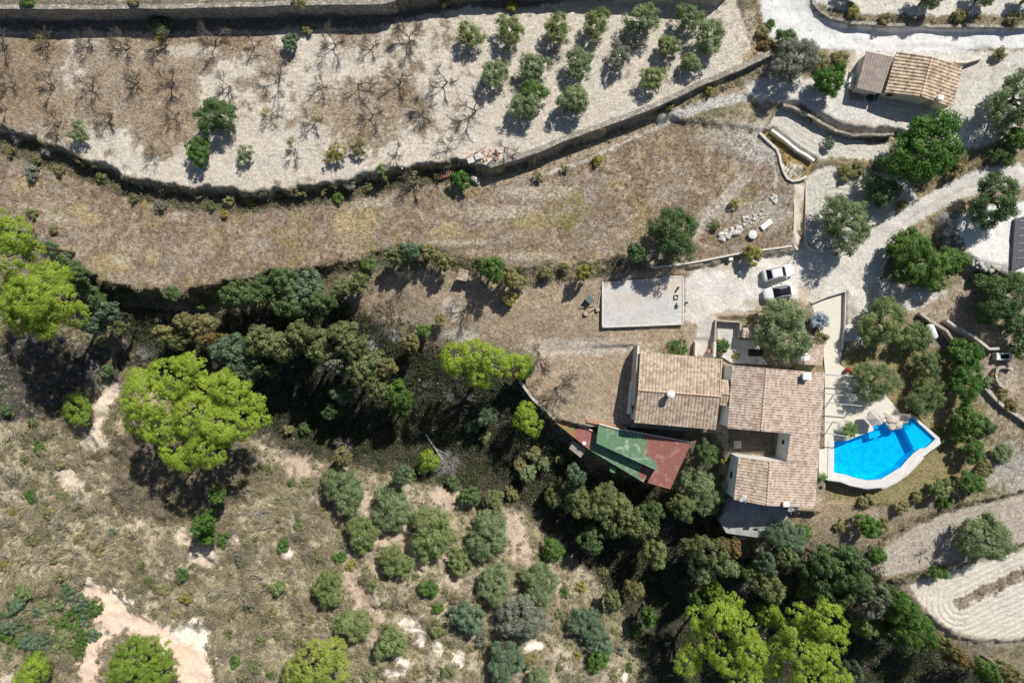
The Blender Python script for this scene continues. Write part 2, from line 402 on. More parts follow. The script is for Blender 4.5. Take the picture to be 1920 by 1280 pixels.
# middle dry field
FLD = [(-80,285),(200,345),(330,390),(480,395),(640,370),(800,345),(900,350),(1060,300),(1250,232),(1330,225),(1400,240),(1440,265),(1460,305),(1485,340),(1488,462),(1400,470),(1310,490),(1180,482),(1060,490),(950,500),(868,490),(830,462),(740,458),(660,488),(520,503),(410,532),(300,545),(190,525),(110,480),(60,430),(-80,360)]
region(FLD, (.30, .235, .17), 4, 6, 1, grass=1)
fm = (pdist(PX, PY, FLD) > 0).astype(float)
mixc(fm * sstep(.0, .5, n2 * .7 + n3 * .4) * .75, (.45, .375, .285)); mixc(fm * sstep(.1, .5, -n2 * .6 - n4 * .5) * .5, (.24, .19, .15)); mixc(fm * sstep(.15, .6, -n1 * .5 - n3 * .5) * .6, (.25, .18, .125)); mixc(fm * sstep(.15, .5, n3 * .6 + n1 * .5) * .55, (.36, .32, .30)); mixc(fm * (1 - sstep(.02, .10, np.abs(fbm(PX * .55, PY * 1.6, 46, 4, 123)))) * .5, (.19, .15, .11)); mixc(fm * sstep(.3, .7, fbm(PX, PY, 40, 3, 77)) * .5, (.33, .29, .13))
for a in [(45,345,30,14),(150,395,26,12),(165,410,30,12,),(190,485,22,10),(225,490,18,22),(285,480,14,16),(125,470,20,14),(205,500,40,10),(650,420,26,32),(690,415,20,32),(840,435,30,18),(1000,415,30,18)]: blob(*a[:4], STRAW, .75)
for a in [(225,485,16,10),(100,410,40,8),(335,405,18,9),(925,398,80,14),(1010,360,70,14),(720,352,50,6),(700,380,40,10),(860,455,60,5),(1000,480,60,8)]: blob(*a, (.52,.46,.38), .7)
for a in [(1075,400,24,30),(1045,410,20,18),(990,415,26,14)]: blob(*a, (.26,.25,.10), .5, rough=.9)
blob(1430,265,60,40,(.55,.53,.49),.75); blob(1370,250,60,26,(.50,.47,.42),.6); blob(1345,400,60,22,(.56,.51,.45),.6,-35); stroke([(1400,330),(1340,390),(1300,440)],10,(.54,.49,.43),.7); blob(1430,400,50,30,(.50,.47,.43),.55)
stroke([(1448,300),(1456,325),(1452,350)],3,(.6,.56,.5),.8)
# orchard
ro = region([(-80,62),(520,60),(700,52),(760,40),(800,28),(880,12),(960,22),(1060,2),(1375,-10),(1388,27),(1412,98),(1385,127),(1305,159),(1226,197),(1172,218),(1066,255),(1013,279),(960,296),(918,309),(860,296),(800,306),(740,314),(650,336),(560,349),(480,356),(400,353),(300,343),(230,326),(150,290),(60,252),(-80,236)], PALE, 3, 4, 1, grass=.25)
om = sstep(0, 5, ro)
bias = np.interp(PX, [0, 250, 420, 560, 720, 830, 900, 1400], [.42, .36, .12, .0, .12, -.1, -.5, -.7]) + np.interp(PY, [60, 130, 240, 300], [.15, .12, -.05, -.5])
bw = om * sstep(-.15, .35, n1 * .55 + n2 * .5 + n3 * .3 + bias)
mixc(bw * .88, (.31, .245, .175)); GR = GR * (1 - bw) + .9 * bw
mixc(bw * sstep(.2, .6, n3 - n1 * .4) * .5, (.36, .325, .30))
for a in [(330,235,50,60),(670,200,95,50),(740,165,50,30),(690,240,60,35),(530,110,30,16),(60,90,60,25),(60,190,70,40),(30,140,60,60),(420,80,70,14),(310,160,60,30)]: blob(*a, (.29,.22,.15), .75, grass=.95)
for a in [(200,262,60,22,18),(250,300,50,20,22),(560,80,50,30,0),(640,110,60,26,0),(480,300,120,22,-3),(450,130,60,20,0),(350,95,50,12,0),(520,240,20,50,0),(380,290,60,30,0),(600,300,60,18,0)]: blob(*a[:4], (.60,.55,.475), .7, a[4], grass=.2)
rr = om * (1 - bw); mixc(rr * sstep(.15, .55, n3 + .3 * n2) * .35, (.46, .41, .36)); mixc(rr * sstep(0.2, .7, n2 * .5 + n4 * .6) * .35, (.68, .63, .555))
# strip below the orchard wall, path
stroke([(905,345),(1000,322),(1080,290),(1200,240),(1300,200),(1420,160)],9,(.42,.35,.26),.8,grass=.9)
stroke([(1000,335),(1100,300),(1180,262),(1250,232)],3,(.66,.63,.58),.8); stroke([(1240,225),(1330,195),(1400,180)],10,(.58,.565,.54),.9)
# banks: scrubby
stroke([(-60,262),(60,285),(150,320),(250,358),(350,380),(450,385),(560,375),(700,352),(800,330)],13,(.155,.135,.09),.85,rough=8,grass=.8)
stroke([(160,545),(330,560),(480,520),(650,500),(750,470),(860,490)],12,(.19,.165,.11),.8,rough=8)
# middle yard
YD = [(650,590),(700,530),(790,505),(850,520),(900,535),(1000,520),(1120,510),(1230,505),(1310,496),(1340,560),(1310,600),(1305,665),(1195,655),(1190,800),(1060,795),(985,720),(1010,670),(980,640),(820,640),(760,610)]
region(YD, (.385,.30,.215), 4, 8, .95, grass=.5)
ym = sstep(0, 6, pdist(PX, PY, YD)); mixc(ym * sstep(.15, .6, n2 * .7 + n3 * .5) * .55, (.50, .42, .33)); mixc(ym * sstep(.25, .65, -n2 * .6 + n4 * .5) * .4, (.33,.28,.23))
blob(845,580,20,22,(.56,.50,.43),.9,grass=0); blob(865,628,40,14,(.60,.55,.48),.8); blob(1090,650,120,16,(.58,.54,.48),.6); blob(770,600,60,14,(.53,.46,.38),.6); blob(1080,740,50,60,(.33,.275,.20),.6)
blob(715,625,30,20,(.56,.58,.60),.85); blob(700,648,18,8,(.66,.67,.68),.8)
# driveway
DRV = [(1283,520),(1310,505),(1400,485),(1488,470),(1500,462),(1545,470),(1590,460),(1640,424),(1720,375),(1800,332),(1850,312),(2000,300),(2000,345),(1880,350),(1800,370),(1720,410),(1690,440),(1660,490),(1650,520),(1700,540),(1760,560),(1740,590),(1660,585),(1622,600),(1612,625),(1592,625),(1585,548),(1522,568),(1480,560),(1400,585),(1345,600),(1342,668),(1306,668),(1306,610),(1283,600)]
region(DRV, (.66,.625,.575), 3, 4, 1, grass=.15)
dm = sstep(0, 6, pdist(PX, PY, DRV)); mixc(dm * sstep(.1, .6, n2 + .3 * n3) * .5, (.74, .715, .675)); mixc(dm * sstep(.25, .7, -n2 + .3 * n4) * .4, (.52, .44, .34))
for a in [(1330,575,40,26,(.68,.62,.54)),(1390,590,50,10,(.42,.34,.25)),(1420,570,30,10,(.48,.40,.30)),(1505,555,12,22,(.52,.42,.30)),(1350,500,60,10,(.48,.42,.34)),(1600,600,10,30,(.44,.39,.34))]: blob(*a, .7)
blob(1323,630,17,34,(.50,.46,.42),.8,grass=0)
stroke([(1930,318),(1850,334),(1760,375),(1690,415),(1640,455)],16,(.60,.575,.545),.8,grass=.05); stroke([(1900,332),(1810,352),(1730,392),(1670,440)],3,(.45,.40,.35),.5)
stroke([(1690,550),(1760,575),(1800,590)],14,(.52,.46,.39),.6); blob(1740,555,40,18,(.70,.69,.66),.7)
# hut yard, plots
region([(1420,190),(1462,192),(1540,226),(1601,250),(1690,250),(1720,275),(1830,285),(1900,240),(2000,200),(2000,90),(1850,95),(1800,90),(1610,92),(1560,150),(1440,140),(1400,165)], (.62,.595,.55), 3, 5, 1, grass=.2)
blob(1840,130,60,26,(.50,.46,.40),.6); blob(1800,170,20,60,(.50,.48,.45),.5,25); blob(1530,110,50,14,(.42,.34,.24),.8,grass=.8); blob(1590,235,60,10,(.50,.44,.37),.7)
for pl, c in ((PLOT1, (.59,.56,.50)), (PLOT2, (.60,.575,.51))): region(pl, c, 2, 2, 1, grass=.15)
region(CHAN, (.36,.27,.11), 2, 3, 1, grass=.9); blob(1490,320,22,12,(.66,.62,.56),.9)
stroke([(1560,303),(1620,308),(1680,320)],8,(.28,.235,.14),.9,rough=5,grass=.9); stroke([(1500,200),(1560,245),(1620,262),(1690,262)],5,(.20,.16,.10),.85,grass=.9)
region([(1660,270),(1850,275),(1920,290),(1920,305),(1850,310),(1790,330),(1730,365),(1700,330)], (.27,.22,.14), 4, 8, .9, grass=.8)
region([(1490,345),(1511,345),(1511,455),(1500,470),(1488,455)], (.60,.53,.44), 2, 2, 1, grass=.1); stroke([(1505,380),(1505,450)],4,(.34,.26,.16),.8)  # dark strip is the plot wall's shadow painted on the path
region([(1395,20),(1440,60),(1450,100),(1600,98),(1600,130),(1500,125),(1440,150),(1412,110)], (.45,.39,.31), 3, 8, .9); stroke([(1425,30),(1432,80),(1400,110)],9,(.36,.27,.15),.7,grass=.9)
# top right road, upper plots
region([(1425,-40),(1428,30),(1445,70),(1470,88),(1540,94),(1700,97),(1850,92),(2000,90),(2000,52),(1800,50),(1650,48),(1570,42),(1536,28),(1518,0),(1515,-40)], (.72,.72,.71), 3, 3, 1, grass=0)
region([(1524,-40),(1530,5),(1560,24),(1620,30),(2000,28),(2000,-40)], (.62,.585,.53), 3, 5, 1, grass=.2); stroke([(1530,15),(1580,30),(1700,38),(2000,38)],8,(.27,.225,.16),.9,grass=.9)
# gravel terrace
region([(1785,412),(1830,392),(1905,378),(2100,372),(2100,518),(1895,512),(1850,498),(1818,478)], (.71,.70,.67), 3, 3, 1, grass=0)
stroke([(1775,412),(1785,462),(1800,480),(1830,500),(1880,512)],16,(.27,.28,.29),.85)
# around the east garden
region([(1690,590),(1760,590),(1800,640),(1850,660),(2100,650),(2100,520),(1900,520),(1800,530),(1760,560)], (.40,.33,.25), 5, 8, .95, grass=.5); blob(1850,600,30,16,(.46,.37,.25),.7)
region([(1578,660),(1610,655),(1690,650),(1800,660),(1850,760),(1830,860),(1790,930),(1700,950),(1560,950),(1545,905),(1625,918),(1700,892),(1765,832),(1715,775),(1640,760),(1605,700),(1582,690)], (.275,.235,.115), 4, 6, .95, grass=.6)
blob(1610,670,22,12,(.26,.235,.08),.8); blob(1670,900,50,20,(.24,.21,.10),.5,-30); blob(1650,960,60,14,(.43,.37,.29),.8); blob(1700,975,60,20,(.38,.31,.22),.7); blob(1560,955,60,16,(.38,.29,.20),.8); blob(1870,720,50,40,(.48,.40,.31),.8); blob(1900,880,60,45,(.48,.445,.41),.8)
region([(1480,962),(1540,965),(1640,950),(1640,1010),(1520,1000),(1480,990)], (.38,.305,.22), 4, 8, .8)
region(FSE1, (.45,.40,.34), 3, 4, 1, grass=.35); region(FSE2, (.66,.61,.53), 3, 3, 1, grass=.05)
stroke([(1800,1130),(1850,1105),(1930,1070)],10,(.30,.25,.19),.95,rough=8,grass=.9); stroke([(1640,1092),(1760,1065),(1860,1042),(1940,1016)],6,(.30,.25,.17),.8,grass=.9)
stroke([(1700,1105),(1740,1160),(1790,1192),(1860,1206),(1940,1200)],8,(.42,.36,.29),.8,grass=.6); stroke([(1650,1020),(1720,975),(1800,940)],10,(.31,.25,.17),.8,grass=.8)
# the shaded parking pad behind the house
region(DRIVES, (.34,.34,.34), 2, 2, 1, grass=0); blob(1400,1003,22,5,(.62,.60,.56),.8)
# south-west slope
SWS = [(-80,790),(130,790),(160,720),(200,690),(230,760),(205,830),(205,950),(310,990),(460,940),(480,830),(560,860),(760,900),(980,960),(1150,1120),(1250,1320),(-80,1320)]
sm = sstep(-4, 8, pdist(PX, PY, SWS)); GR = np.where(sm > .5, .9, GR)
mixc(sm, (.375, .325, .225)); mixc(sm * sstep(-.1, .4, n2 * .7 + n3 * .5) * .75, (.255, .245, .13)); mixc(sm * sstep(.2, .6, -n2 * .6 + n4 * .6) * .6, (.52, .445, .35)); mixc(sm * sstep(.2, .5, n1 + .3 * n3) * .5, (.34, .31, .26)); mixc(sm * (1 - sstep(.03, .16, np.abs(n1 * .6 + n2 * .6))) * .5, (.54, .47, .37)); mixc(sm * (1 - sstep(.02, .14, np.abs(fbm(PX * .7, PY * 1.3, 60, 4, 99)))) * .5, (.17, .165, .10))
SAND = [(160,1090),(215,1100),(262,1140),(300,1172),(340,1165),(395,1175),(402,1300),(330,1300),(322,1240),(285,1205),(235,1185),(200,1195),(195,1215),(178,1290),(150,1290),(155,1200),(180,1180),(172,1150)]
region(SAND, (.76,.59,.45), 4, 12, 1, grass=0); region([(215,1095),(262,1130),(255,1145),(220,1130)],(.84,.77,.67),3,8,.8); region([(300,1172),(340,1167),(392,1172),(395,1235),(370,1210),(330,1195)],(.85,.79,.70),3,9,.85)
for a in [(172,830,26,20,0),(190,770,20,40,10),(210,740,16,24,0),(135,900,30,30,0),(380,1040,40,20,35),(345,1010,24,14,35),(440,1010,14,10,0),(250,985,18,10,0),(170,1100,12,26,10),(10,1270,16,14,0)]: blob(*a[:4], (.64,.545,.44), .85, a[4], grass=.1)
for a in [(760,1020,80,40,20),(655,1080,22,30,0),(690,1130,22,44,-38),(700,1195,20,18,0),(965,1000,26,36,0),(985,1040,28,22,0),(850,935,50,18,20),(690,940,20,30,20),(840,1090,40,16,10),(560,880,40,26,0)]: blob(*a[:4], (.50,.40,.315), .85, a[4], grass=.15)
for a in [(770,1170,20,14,30),(790,1200,9,18,0),(822,1215,10,16,-20),(755,1240,20,8,20),(860,1235,12,16,0),(735,1262,26,8,0),(1000,1210,22,14,-20),(1170,1270,10,10,0),(540,1040,10,14,0)]: blob(*a[:4], (.80,.73,.64), .85, a[4], grass=0)
for a in [(60,1160,70,60,0),(90,1230,60,50,0),(440,960,20,12,0),(550,920,30,26,0),(1120,1180,60,60,0)]: blob(*a[:4], (.14,.15,.065), .5, a[4])
# furrows: distance from each plot's edge, in metres
def furrow(poly, wt, base=None):
    d = pdist(PX, PY, poly); t = sstep(0, 8, d) * wt
    dd = (d if base is None else base) * S
    FU[:] = np.where(t > 0.02, dd + n2 * .12, FU); FW[:] = np.maximum(FW, t)
furrow([(380,40),(1385,0),(1405,98),(1226,197),(1066,255),(960,296),(860,296),(740,314),(560,349),(430,353)], .3, ldist(PX, PY, ORCH_S) + n1 * 14)
FW *= (1 - bw * .8)
furrow(PLOT1, .5); furrow(PLOT2, .9); furrow(FSE2, 1.0, ldist(PX, PY, [(1800,1130),(1850,1105),(1960,1055)])); furrow([(1800,200),(2000,160),(2000,260),(1820,275)], .6)
furrow(FSE1, .35)

def grid_faces(nx, ny, mask=None):
    idx = np.arange(nx * ny).reshape(ny, nx)
    f = np.stack([idx[:-1, :-1], idx[:-1, 1:], idx[1:, 1:], idx[1:, :-1]], -1)
    return f.reshape(-1, 4) if mask is None else f[mask]
def ground_mat():
    m, n, b = new_mat("ground_soil")
    a = nd(n, "ShaderNodeAttribute", attribute_name="Col"); g = nd(n, "ShaderNodeAttribute", attribute_name="grassy")
    fu = nd(n, "ShaderNodeAttribute", attribute_name="furrow"); fw = nd(n, "ShaderNodeAttribute", attribute_name="furrow_w")
    geo = n.nodes.new("ShaderNodeNewGeometry")
    clod = noise_(n, 3.0, 5, .72); fine = noise_(n, 11, 4, .7); mid = noise_(n, 1.1, 5, .65)
    # strands: noise stretched along a direction that wanders
    mp = n.nodes.new("ShaderNodeMapping"); mp.inputs["Scale"].default_value = (2.2, 7.5, 1); mp.inputs["Rotation"].default_value = (0, 0, .5)
    wob = noise_(n, .35, 2); wv = n.nodes.new("ShaderNodeVectorMath"); wv.operation = 'ADD'
    sc = n.nodes.new("ShaderNodeVectorMath"); sc.operation = 'SCALE'; sc.inputs[3].default_value = 1.0
    tn = n.nodes.new("ShaderNodeTexNoise"); tn.inputs["Scale"].default_value = .9; n.links.new(geo.outputs["Position"], tn.inputs["Vector"])
    n.links.new(tn.outputs["Color"], sc.inputs[0]); n.links.new(geo.outputs["Position"], wv.inputs[0]); n.links.new(sc.outputs[0], wv.inputs[1])
    n.links.new(wv.outputs[0], mp.inputs[0]); strand = noise_(n, 1.0, 3, .75, mp.outputs[0])
    k1 = math_(n, 'ADD', math_(n, 'MULTIPLY', math_(n, 'SUBTRACT', clod, .5), 2.4), 1.0)
    k2 = math_(n, 'MULTIPLY', math_(n, 'SUBTRACT', strand, .5), 2.4)
    k3 = math_(n, 'MULTIPLY', k2, g.outputs["Fac"])
    k4 = math_(n, 'MULTIPLY', math_(n, 'SUBTRACT', fine, .5), 1.5); k5 = math_(n, 'MULTIPLY', math_(n, 'SUBTRACT', mid, .5), .5)
    tot = math_(n, 'ADD', math_(n, 'ADD', k1, k3), math_(n, 'ADD', k4, k5))
    rdg = math_(n, 'MINIMUM', math_(n, 'MULTIPLY', math_(n, 'ABSOLUTE', math_(n, 'SUBTRACT', noise_(n, 1.7, 3, .6), .5)), 16), 1.0)
    gg = math_(n, 'MULTIPLY', math_(n, 'MINIMUM', math_(n, 'MULTIPLY', g.outputs["Fac"], 4), 1.0), math_(n, 'SUBTRACT', 1.1, g.outputs["Fac"]))
    tot = math_(n, 'ADD', tot, math_(n, 'MULTIPLY', math_(n, 'MULTIPLY', math_(n, 'SUBTRACT', rdg, 1.0), .42), gg))
    tot = math_(n, 'MINIMUM', math_(n, 'MAXIMUM', tot, .35), 1.5)
    # smoother surfaces (white road) vary less
    mx = nd(n, "ShaderNodeMix", data_type='FLOAT'); n.links.new(math_(n, 'MINIMUM', math_(n, 'ADD', g.outputs["Fac"], .38), 1.0), mx.inputs[0])
    mx.inputs[2].default_value = 1.0; n.links.new(tot, mx.inputs[3])
    colr = mulcol(n, a.outputs["Color"], mx.outputs[0])
    n.links.new(colr, b.inputs["Base Color"]); b.inputs["Roughness"].default_value = .95
    s = math_(n, 'SINE', math_(n, 'ADD', math_(n, 'MULTIPLY', fu.outputs["Fac"], 8.2), math_(n, 'MULTIPLY', mid, 5)))
    h = math_(n, 'ADD', math_(n, 'MULTIPLY', clod, 1.3), math_(n, 'MULTIPLY', fine, .5))
    h = math_(n, 'ADD', h, math_(n, 'MULTIPLY', math_(n, 'MULTIPLY', s, fw.outputs["Fac"]), .34))
    h = math_(n, 'ADD', h, math_(n, 'MULTIPLY', math_(n, 'MULTIPLY', strand, g.outputs["Fac"]), .7))
    hh = math_(n, 'MULTIPLY', h, math_(n, 'ADD', math_(n, 'MULTIPLY', mx.outputs[0], 0), 1))
    bp = bump_(n, b, h, .85, .13)
    bs = math_(n, 'MINIMUM', math_(n, 'ADD', g.outputs["Fac"], math_(n, 'ADD', math_(n, 'MULTIPLY', fw.outputs["Fac"], .6), .25)), 1.0)
    n.links.new(bs, bp.inputs["Strength"])
    return m
GMAT = ground_mat()
VG = np.stack([X, Y, Z], -1).reshape(-1, 3)
def sheet(name, faces, off, mat=GMAT):
    used, inv = np.unique(faces, return_inverse=True)
    v = VG[used].copy(); v[:, 2] += off
    me = fast_mesh(name, v, inv.reshape(faces.shape), col=Cc.reshape(-1, 3)[used], smooth=True)
    for nm, ar in (("grassy", GR), ("furrow", FU), ("furrow_w", FW)):
        a = me.attributes.new(nm, 'FLOAT', 'POINT'); a.data.foreach_set("value", np.ascontiguousarray(ar.reshape(-1)[used], np.float32))
    o = link(name, me, mat); return tag(o, kind='structure')
ALLF = grid_faces(len(GX), len(GY))
sheet("ground", ALLF, 0)
CPX = (PX[:-1, :-1] + PX[1:, 1:]) / 2; CPY = (PY[:-1, :-1] + PY[1:, 1:]) / 2
def sheet_poly(name, poly, off=.02):
    m = pdist(CPX, CPY, poly) > 0; sheet(name, ALLF[m.ravel()], off)
sheet_poly("road", [(1425,-20),(1428,30),(1445,70),(1470,88),(1540,94),(1700,97),(1850,92),(1990,90),(1990,54),(1800,52),(1650,50),(1570,44),(1536,30),(1518,0),(1515,-20)])
sheet_poly("driveway", [q for q in DRV if q[0] < 1650] + [(1600,460)])
sheet_poly("dirt_track", [(1640,426),(1720,378),(1800,335),(1850,315),(1990,300),(1990,342),(1880,347),(1800,367),(1720,408),(1690,438),(1660,488),(1650,500)])
sheet_poly("footpath", [(1491,348),(1509,348),(1509,452),(1498,462),(1491,452)])
# ================================================================ materials for built things
M = {}
M['white'] = plain_mat("white_render", (.78, .78, .76), .06, 1.5, .01)
M['cream'] = plain_mat("cream_render", (.66, .60, .52), .10, 1.5, .01)
M['concrete'] = plain_mat("concrete", (.56, .54, .51), .16, 1.2, .02, c2=(.40, .37, .34))
M['concrete_l'] = plain_mat("pale_concrete", (.66, .63, .58), .14, 1.6, .02)
M['grey'] = plain_mat("grey_metal", (.38, .39, .40), .12, 1.5, .0, rough=.5)
M['stone'] = stone_mat("dry_stone", (.46, .42, .36), (.24, .22, .19))
M['stone_l'] = stone_mat("pale_stone", (.62, .58, .51), (.40, .37, .32), (.3, .27, .22), 3.0)
M['block'] = stone_mat("block_wall", (.60, .53, .46), (.42, .36, .30), (.3, .27, .23), 4.0)
M['rock'] = plain_mat("limestone", (.66, .64, .60), .2, 3, .03)
M['timber'] = plain_mat("weathered_timber", (.46, .38, .28), .2, 3, .01)
M['greyt'] = plain_mat("grey_timber", (.50, .48, .45), .14, 3, .01)
M['dark'] = plain_mat("dark_opening", (.02, .02, .022), .1, 3, 0, rough=.4)
M['glass'] = plain_mat("window_glass", (.015, .02, .03), .05, 3, 0, rough=.08)
M['blackp'] = plain_mat("black_plastic", (.02, .02, .02), .1, 3, 0, rough=.5)
M['rubber'] = plain_mat("tyre_rubber", (.02, .02, .02), .1, 5, 0, rough=.8)
M['greenp'] = plain_mat("dark_green_plastic", (.02, .05, .04), .1, 3, 0, rough=.5)
M['red'] = plain_mat("red_tile_stack", (.42, .22, .18), .2, 4, .02)
M['terra'] = plain_mat("terracotta", (.50, .28, .19), .18, 5, .02)
M['tileridge'] = plain_mat("ridge_tile", (.66, .50, .38), .14, 6, .02)
M['bark'] = plain_mat("bark", (.12, .095, .075), .25, 6, .03)
M['twig'] = plain_mat("bare_twig", (.17, .145, .125), .2, 6, .0)
M['dead'] = plain_mat("silver_deadwood", (.42, .40, .39), .15, 6, .0)
M['fabric'] = plain_mat("parasol_canvas", (.62, .57, .52), .05, 2, 0)
M['tank'] = plain_mat("white_tank_paint", (.74, .75, .74), .05, 2, 0, rough=.4)
m, n, b = new_mat("car_paint"); b.inputs["Base Color"].default_value = (.82, .83, .84, 1); b.inputs["Roughness"].default_value = .25
b.inputs["Coat Weight"].default_value = .6; M['paint'] = m
m, n, b = new_mat("dark_car_roof"); b.inputs["Base Color"].default_value = (.012, .013, .018, 1); b.inputs["Roughness"].default_value = .3; M['darkroof'] = m
TILE1 = tile_mat("pale_clay_tiles", [(.18, (.29, .215, .165)), (.40, (.41, .32, .245)), (.60, (.49, .40, .31)), (.82, (.58, .50, .41))], .46, .34)
TILE2 = tile_mat("rosy_clay_tiles", [(.18, (.31, .225, .18)), (.40, (.43, .335, .275)), (.60, (.52, .43, .355)), (.84, (.61, .535, .455))], .36, .32)
TILE3 = tile_mat("weathered_clay_tiles", [(.15, (.22, .165, .12)), (.40, (.42, .33, .24)), (.62, (.58, .47, .35)), (.9, (.68, .57, .44))], .46, .36, .4)
M['corr'] = plain_mat("corrugated_sheet", (.36, .31, .275), .2, 1.5, 0, rough=.7)

def paint_mat(name):
    m, n, b = new_mat(name); a = nd(n, "ShaderNodeAttribute", attribute_name="Col")
    f = noise_(n, 2.5, 6, .7); col = mulcol(n, a.outputs["Color"], math_(n, 'ADD', math_(n, 'MULTIPLY', f, .9), .55))
    n.links.new(col, b.inputs["Base Color"]); b.inputs["Roughness"].default_value = .6; return m
M['deckpaint'] = paint_mat("peeling_deck_paint")

def paving_mat(name, c, c2, sc=2.0):
    m, n, b = new_mat(name); g = n.nodes.new("ShaderNodeNewGeometry")
    t = nd(n, "ShaderNodeTexBrick"); n.links.new(g.outputs["Position"], t.inputs[0]); t.inputs["Scale"].default_value = sc
    t.inputs["Color1"].default_value = (*c, 1); t.inputs["Color2"].default_value = (*c2, 1); t.inputs["Mortar"].default_value = (*[q * .72 for q in c2], 1)
    t.inputs["Mortar Size"].default_value = .02
    f = noise_(n, 2.0, 6, .7); col = mulcol(n, t.outputs["Color"], math_(n, 'ADD', math_(n, 'MULTIPLY', f, .35), .82))
    n.links.new(col, b.inputs["Base Color"]); return m
M['paving'] = paving_mat("cream_paving", (.76, .72, .63), (.70, .65, .56))

# ---------------------------------------------------------------- walls along lines
def wall(name, pts, z, thick, depth, mat, label, cat="wall", group=None, zs=None, jag=0.0, side=0.0):
    """pts photo px of the wall's top centre line (seen at height z); depth = height of the wall"""
    zz = zs if zs else [z] * len(pts)
    W = [P(a, b, q) for (a, b), q in zip(pts, zz)]
    if jag:
        N = []
        for a, b in zip(W[:-1], W[1:]):
            k = max(1, int((b - a).length / 1.2))
            for i in range(k): N.append(a.lerp(b, i / k) + Vector((random.uniform(-jag, jag), random.uniform(-jag, jag), random.uniform(-jag, jag))))
        W = N + [W[-1]]
    base = W[0].copy(); base.z -= depth
    mb = MB(); n = len(W); L = []; R = []
    for i in range(n):
        d = (W[min(i + 1, n - 1)] - W[max(i - 1, 0)]); d.z = 0; d.normalize(); nn = Vector((-d.y, d.x, 0))
        L.append(W[i] + nn * (thick / 2 + side)); R.append(W[i] - nn * (thick / 2 - side))
    vs = []
    for i in range(n):
        vs += [L[i] - base, R[i] - base, R[i] - base - Vector((0, 0, depth)), L[i] - base - Vector((0, 0, depth))]
    fs = []
    for i in range(n - 1):
        a = i * 4; b = a + 4
        fs += [(a, a + 1, b + 1, b), (a + 1, a + 2, b + 2, b + 1), (a + 2, a + 3, b + 3, b + 2), (a + 3, a, b, b + 3)]
    fs += [(3, 2, 1, 0), (4 * n - 4, 4 * n - 3, 4 * n - 2, 4 * n - 1)]
    mb.add(vs, fs); o = mb.build(name, mat, None, base)
    return tag(o, label, cat, group)

wall("retaining_wall", [(918,310),(960,297),(1013,280),(1066,256),(1120,237),(1172,219),(1226,198),(1265,180),(1305,160),(1345,144),(1385,128),(1449,97)], 3.42, .7, 2.9, M['stone'], "long grey dry stone retaining wall under the olive orchard", jag=.05)
wall("retaining_wall", [(-60,12),(100,13),(300,12),(440,9),(560,6),(715,4),(740,-2)], 6.5, .6, 3.6, M['stone'], "dark stone retaining wall across the top edge above the dry trees", jag=.05)
wall("retaining_wall", [(1222,501),(1266,497),(1310,490),(1355,481),(1400,472),(1450,466),(1485,461)], 1.2, .25, 1.5, M['concrete_l'], "thin pale block wall between the dry field and the parked cars")
wall("garden_wall", [(1491,343),(1491,400),(1489,458),(1496,468)], 1.1, .3, 1.5, M['cream'], "straight cream wall along the left of the narrow sunken footpath")
wall("garden_wall", [(1512,338),(1512,400),(1511,452),(1516,462),(1527,468),(1545,470),(1562,468)], .98, .22, 1.3, M['concrete_l'], "low wall with rounded corner around the raked plot beside the footpath")
wall("channel_wall", [(1447,243),(1470,260),(1497,282),(1512,290),(1527,301)], 1.25, .35, 1.3, M['white'], "white upper wall of the dry channel full of straw")
wall("channel_wall", [(1425,249),(1440,264),(1457,280),(1462,292),(1465,307),(1470,322),(1477,334),(1486,339),(1500,337),(1512,331)], 1.5, .32, 1.6, M['concrete_l'], "curved pale lower wall of the dry channel full of straw")
wall("kerb_wall", [(1637,421),(1665,404),(1695,387),(1720,372)], 1.05, .22, 1.2, M['concrete_l'], "low pale wall between the raked plot and the dirt track")
wall("kerb_wall", [(1522,568),(1550,556),(1586,545)], .12, .2, 1.0, M['concrete_l'], "short low wall where the driveway meets the cream paved terrace")
wall("kerb_wall", [(1586,545),(1585,600),(1581,655)], .08, .18, 1.2, M['concrete'], "straight thin wall along the right side of the cream paved walk")
wall("garden_wall", [(1726,587),(1745,601),(1762,611),(1775,619),(1786,634),(1797,650),(1803,660)], .55, .35, 1.6, M['block'], "brownish block wall behind the white tank")
wall("garden_wall", [(1776,600),(1795,614),(1826,630),(1840,641),(1856,654),(1874,653)], .75, .35, 2.4, M['concrete'], "grey angled wall with a deep dark bay on its lower side")
wall("retaining_wall", [(1869,700),(1871,692),(1878,688),(1890,688),(1900,692)], .1, .4, 1.8, M['stone_l'], "small curved pale stone wall around the round tree bed at the right")
wall("retaining_wall", [(1868,700),(1870,712),(1876,722),(1884,726)], .05, .35, 1.6, M['stone_l'], "short curving stone wall left of the round tree bed")
wall("retaining_wall", [(1848,726),(1862,742),(1878,757),(1898,772),(1925,790),(1945,800)], -.4, .45, 1.9, M['stone_l'], "whitish stone wall running down to the right edge of the photo", jag=.04)
wall("retaining_wall", [(975,714),(986,729),(997,745),(1010,758),(1026,772),(1040,785)], -1.15, .4, 2.8, M['stone_l'], "whitish curved stone wall at the lower left of the bare yard", jag=.04)
wall("retaining_wall", [(1522,-12),(1526,4),(1538,20),(1560,33),(1600,42),(1680,47),(1800,49),(1960,49)], 3.5, .4, 1.4, M['stone'], "stone wall with dry grass along the upper side of the white road", jag=.05)
wall("retaining_wall", [(1468,197),(1489,200),(1540,229),(1569,245),(1601,253),(1654,252),(1676,251)], 2.25, .35, 1.7, M['stone'], "curved stone wall below the yard of the small tiled hut", jag=.05)
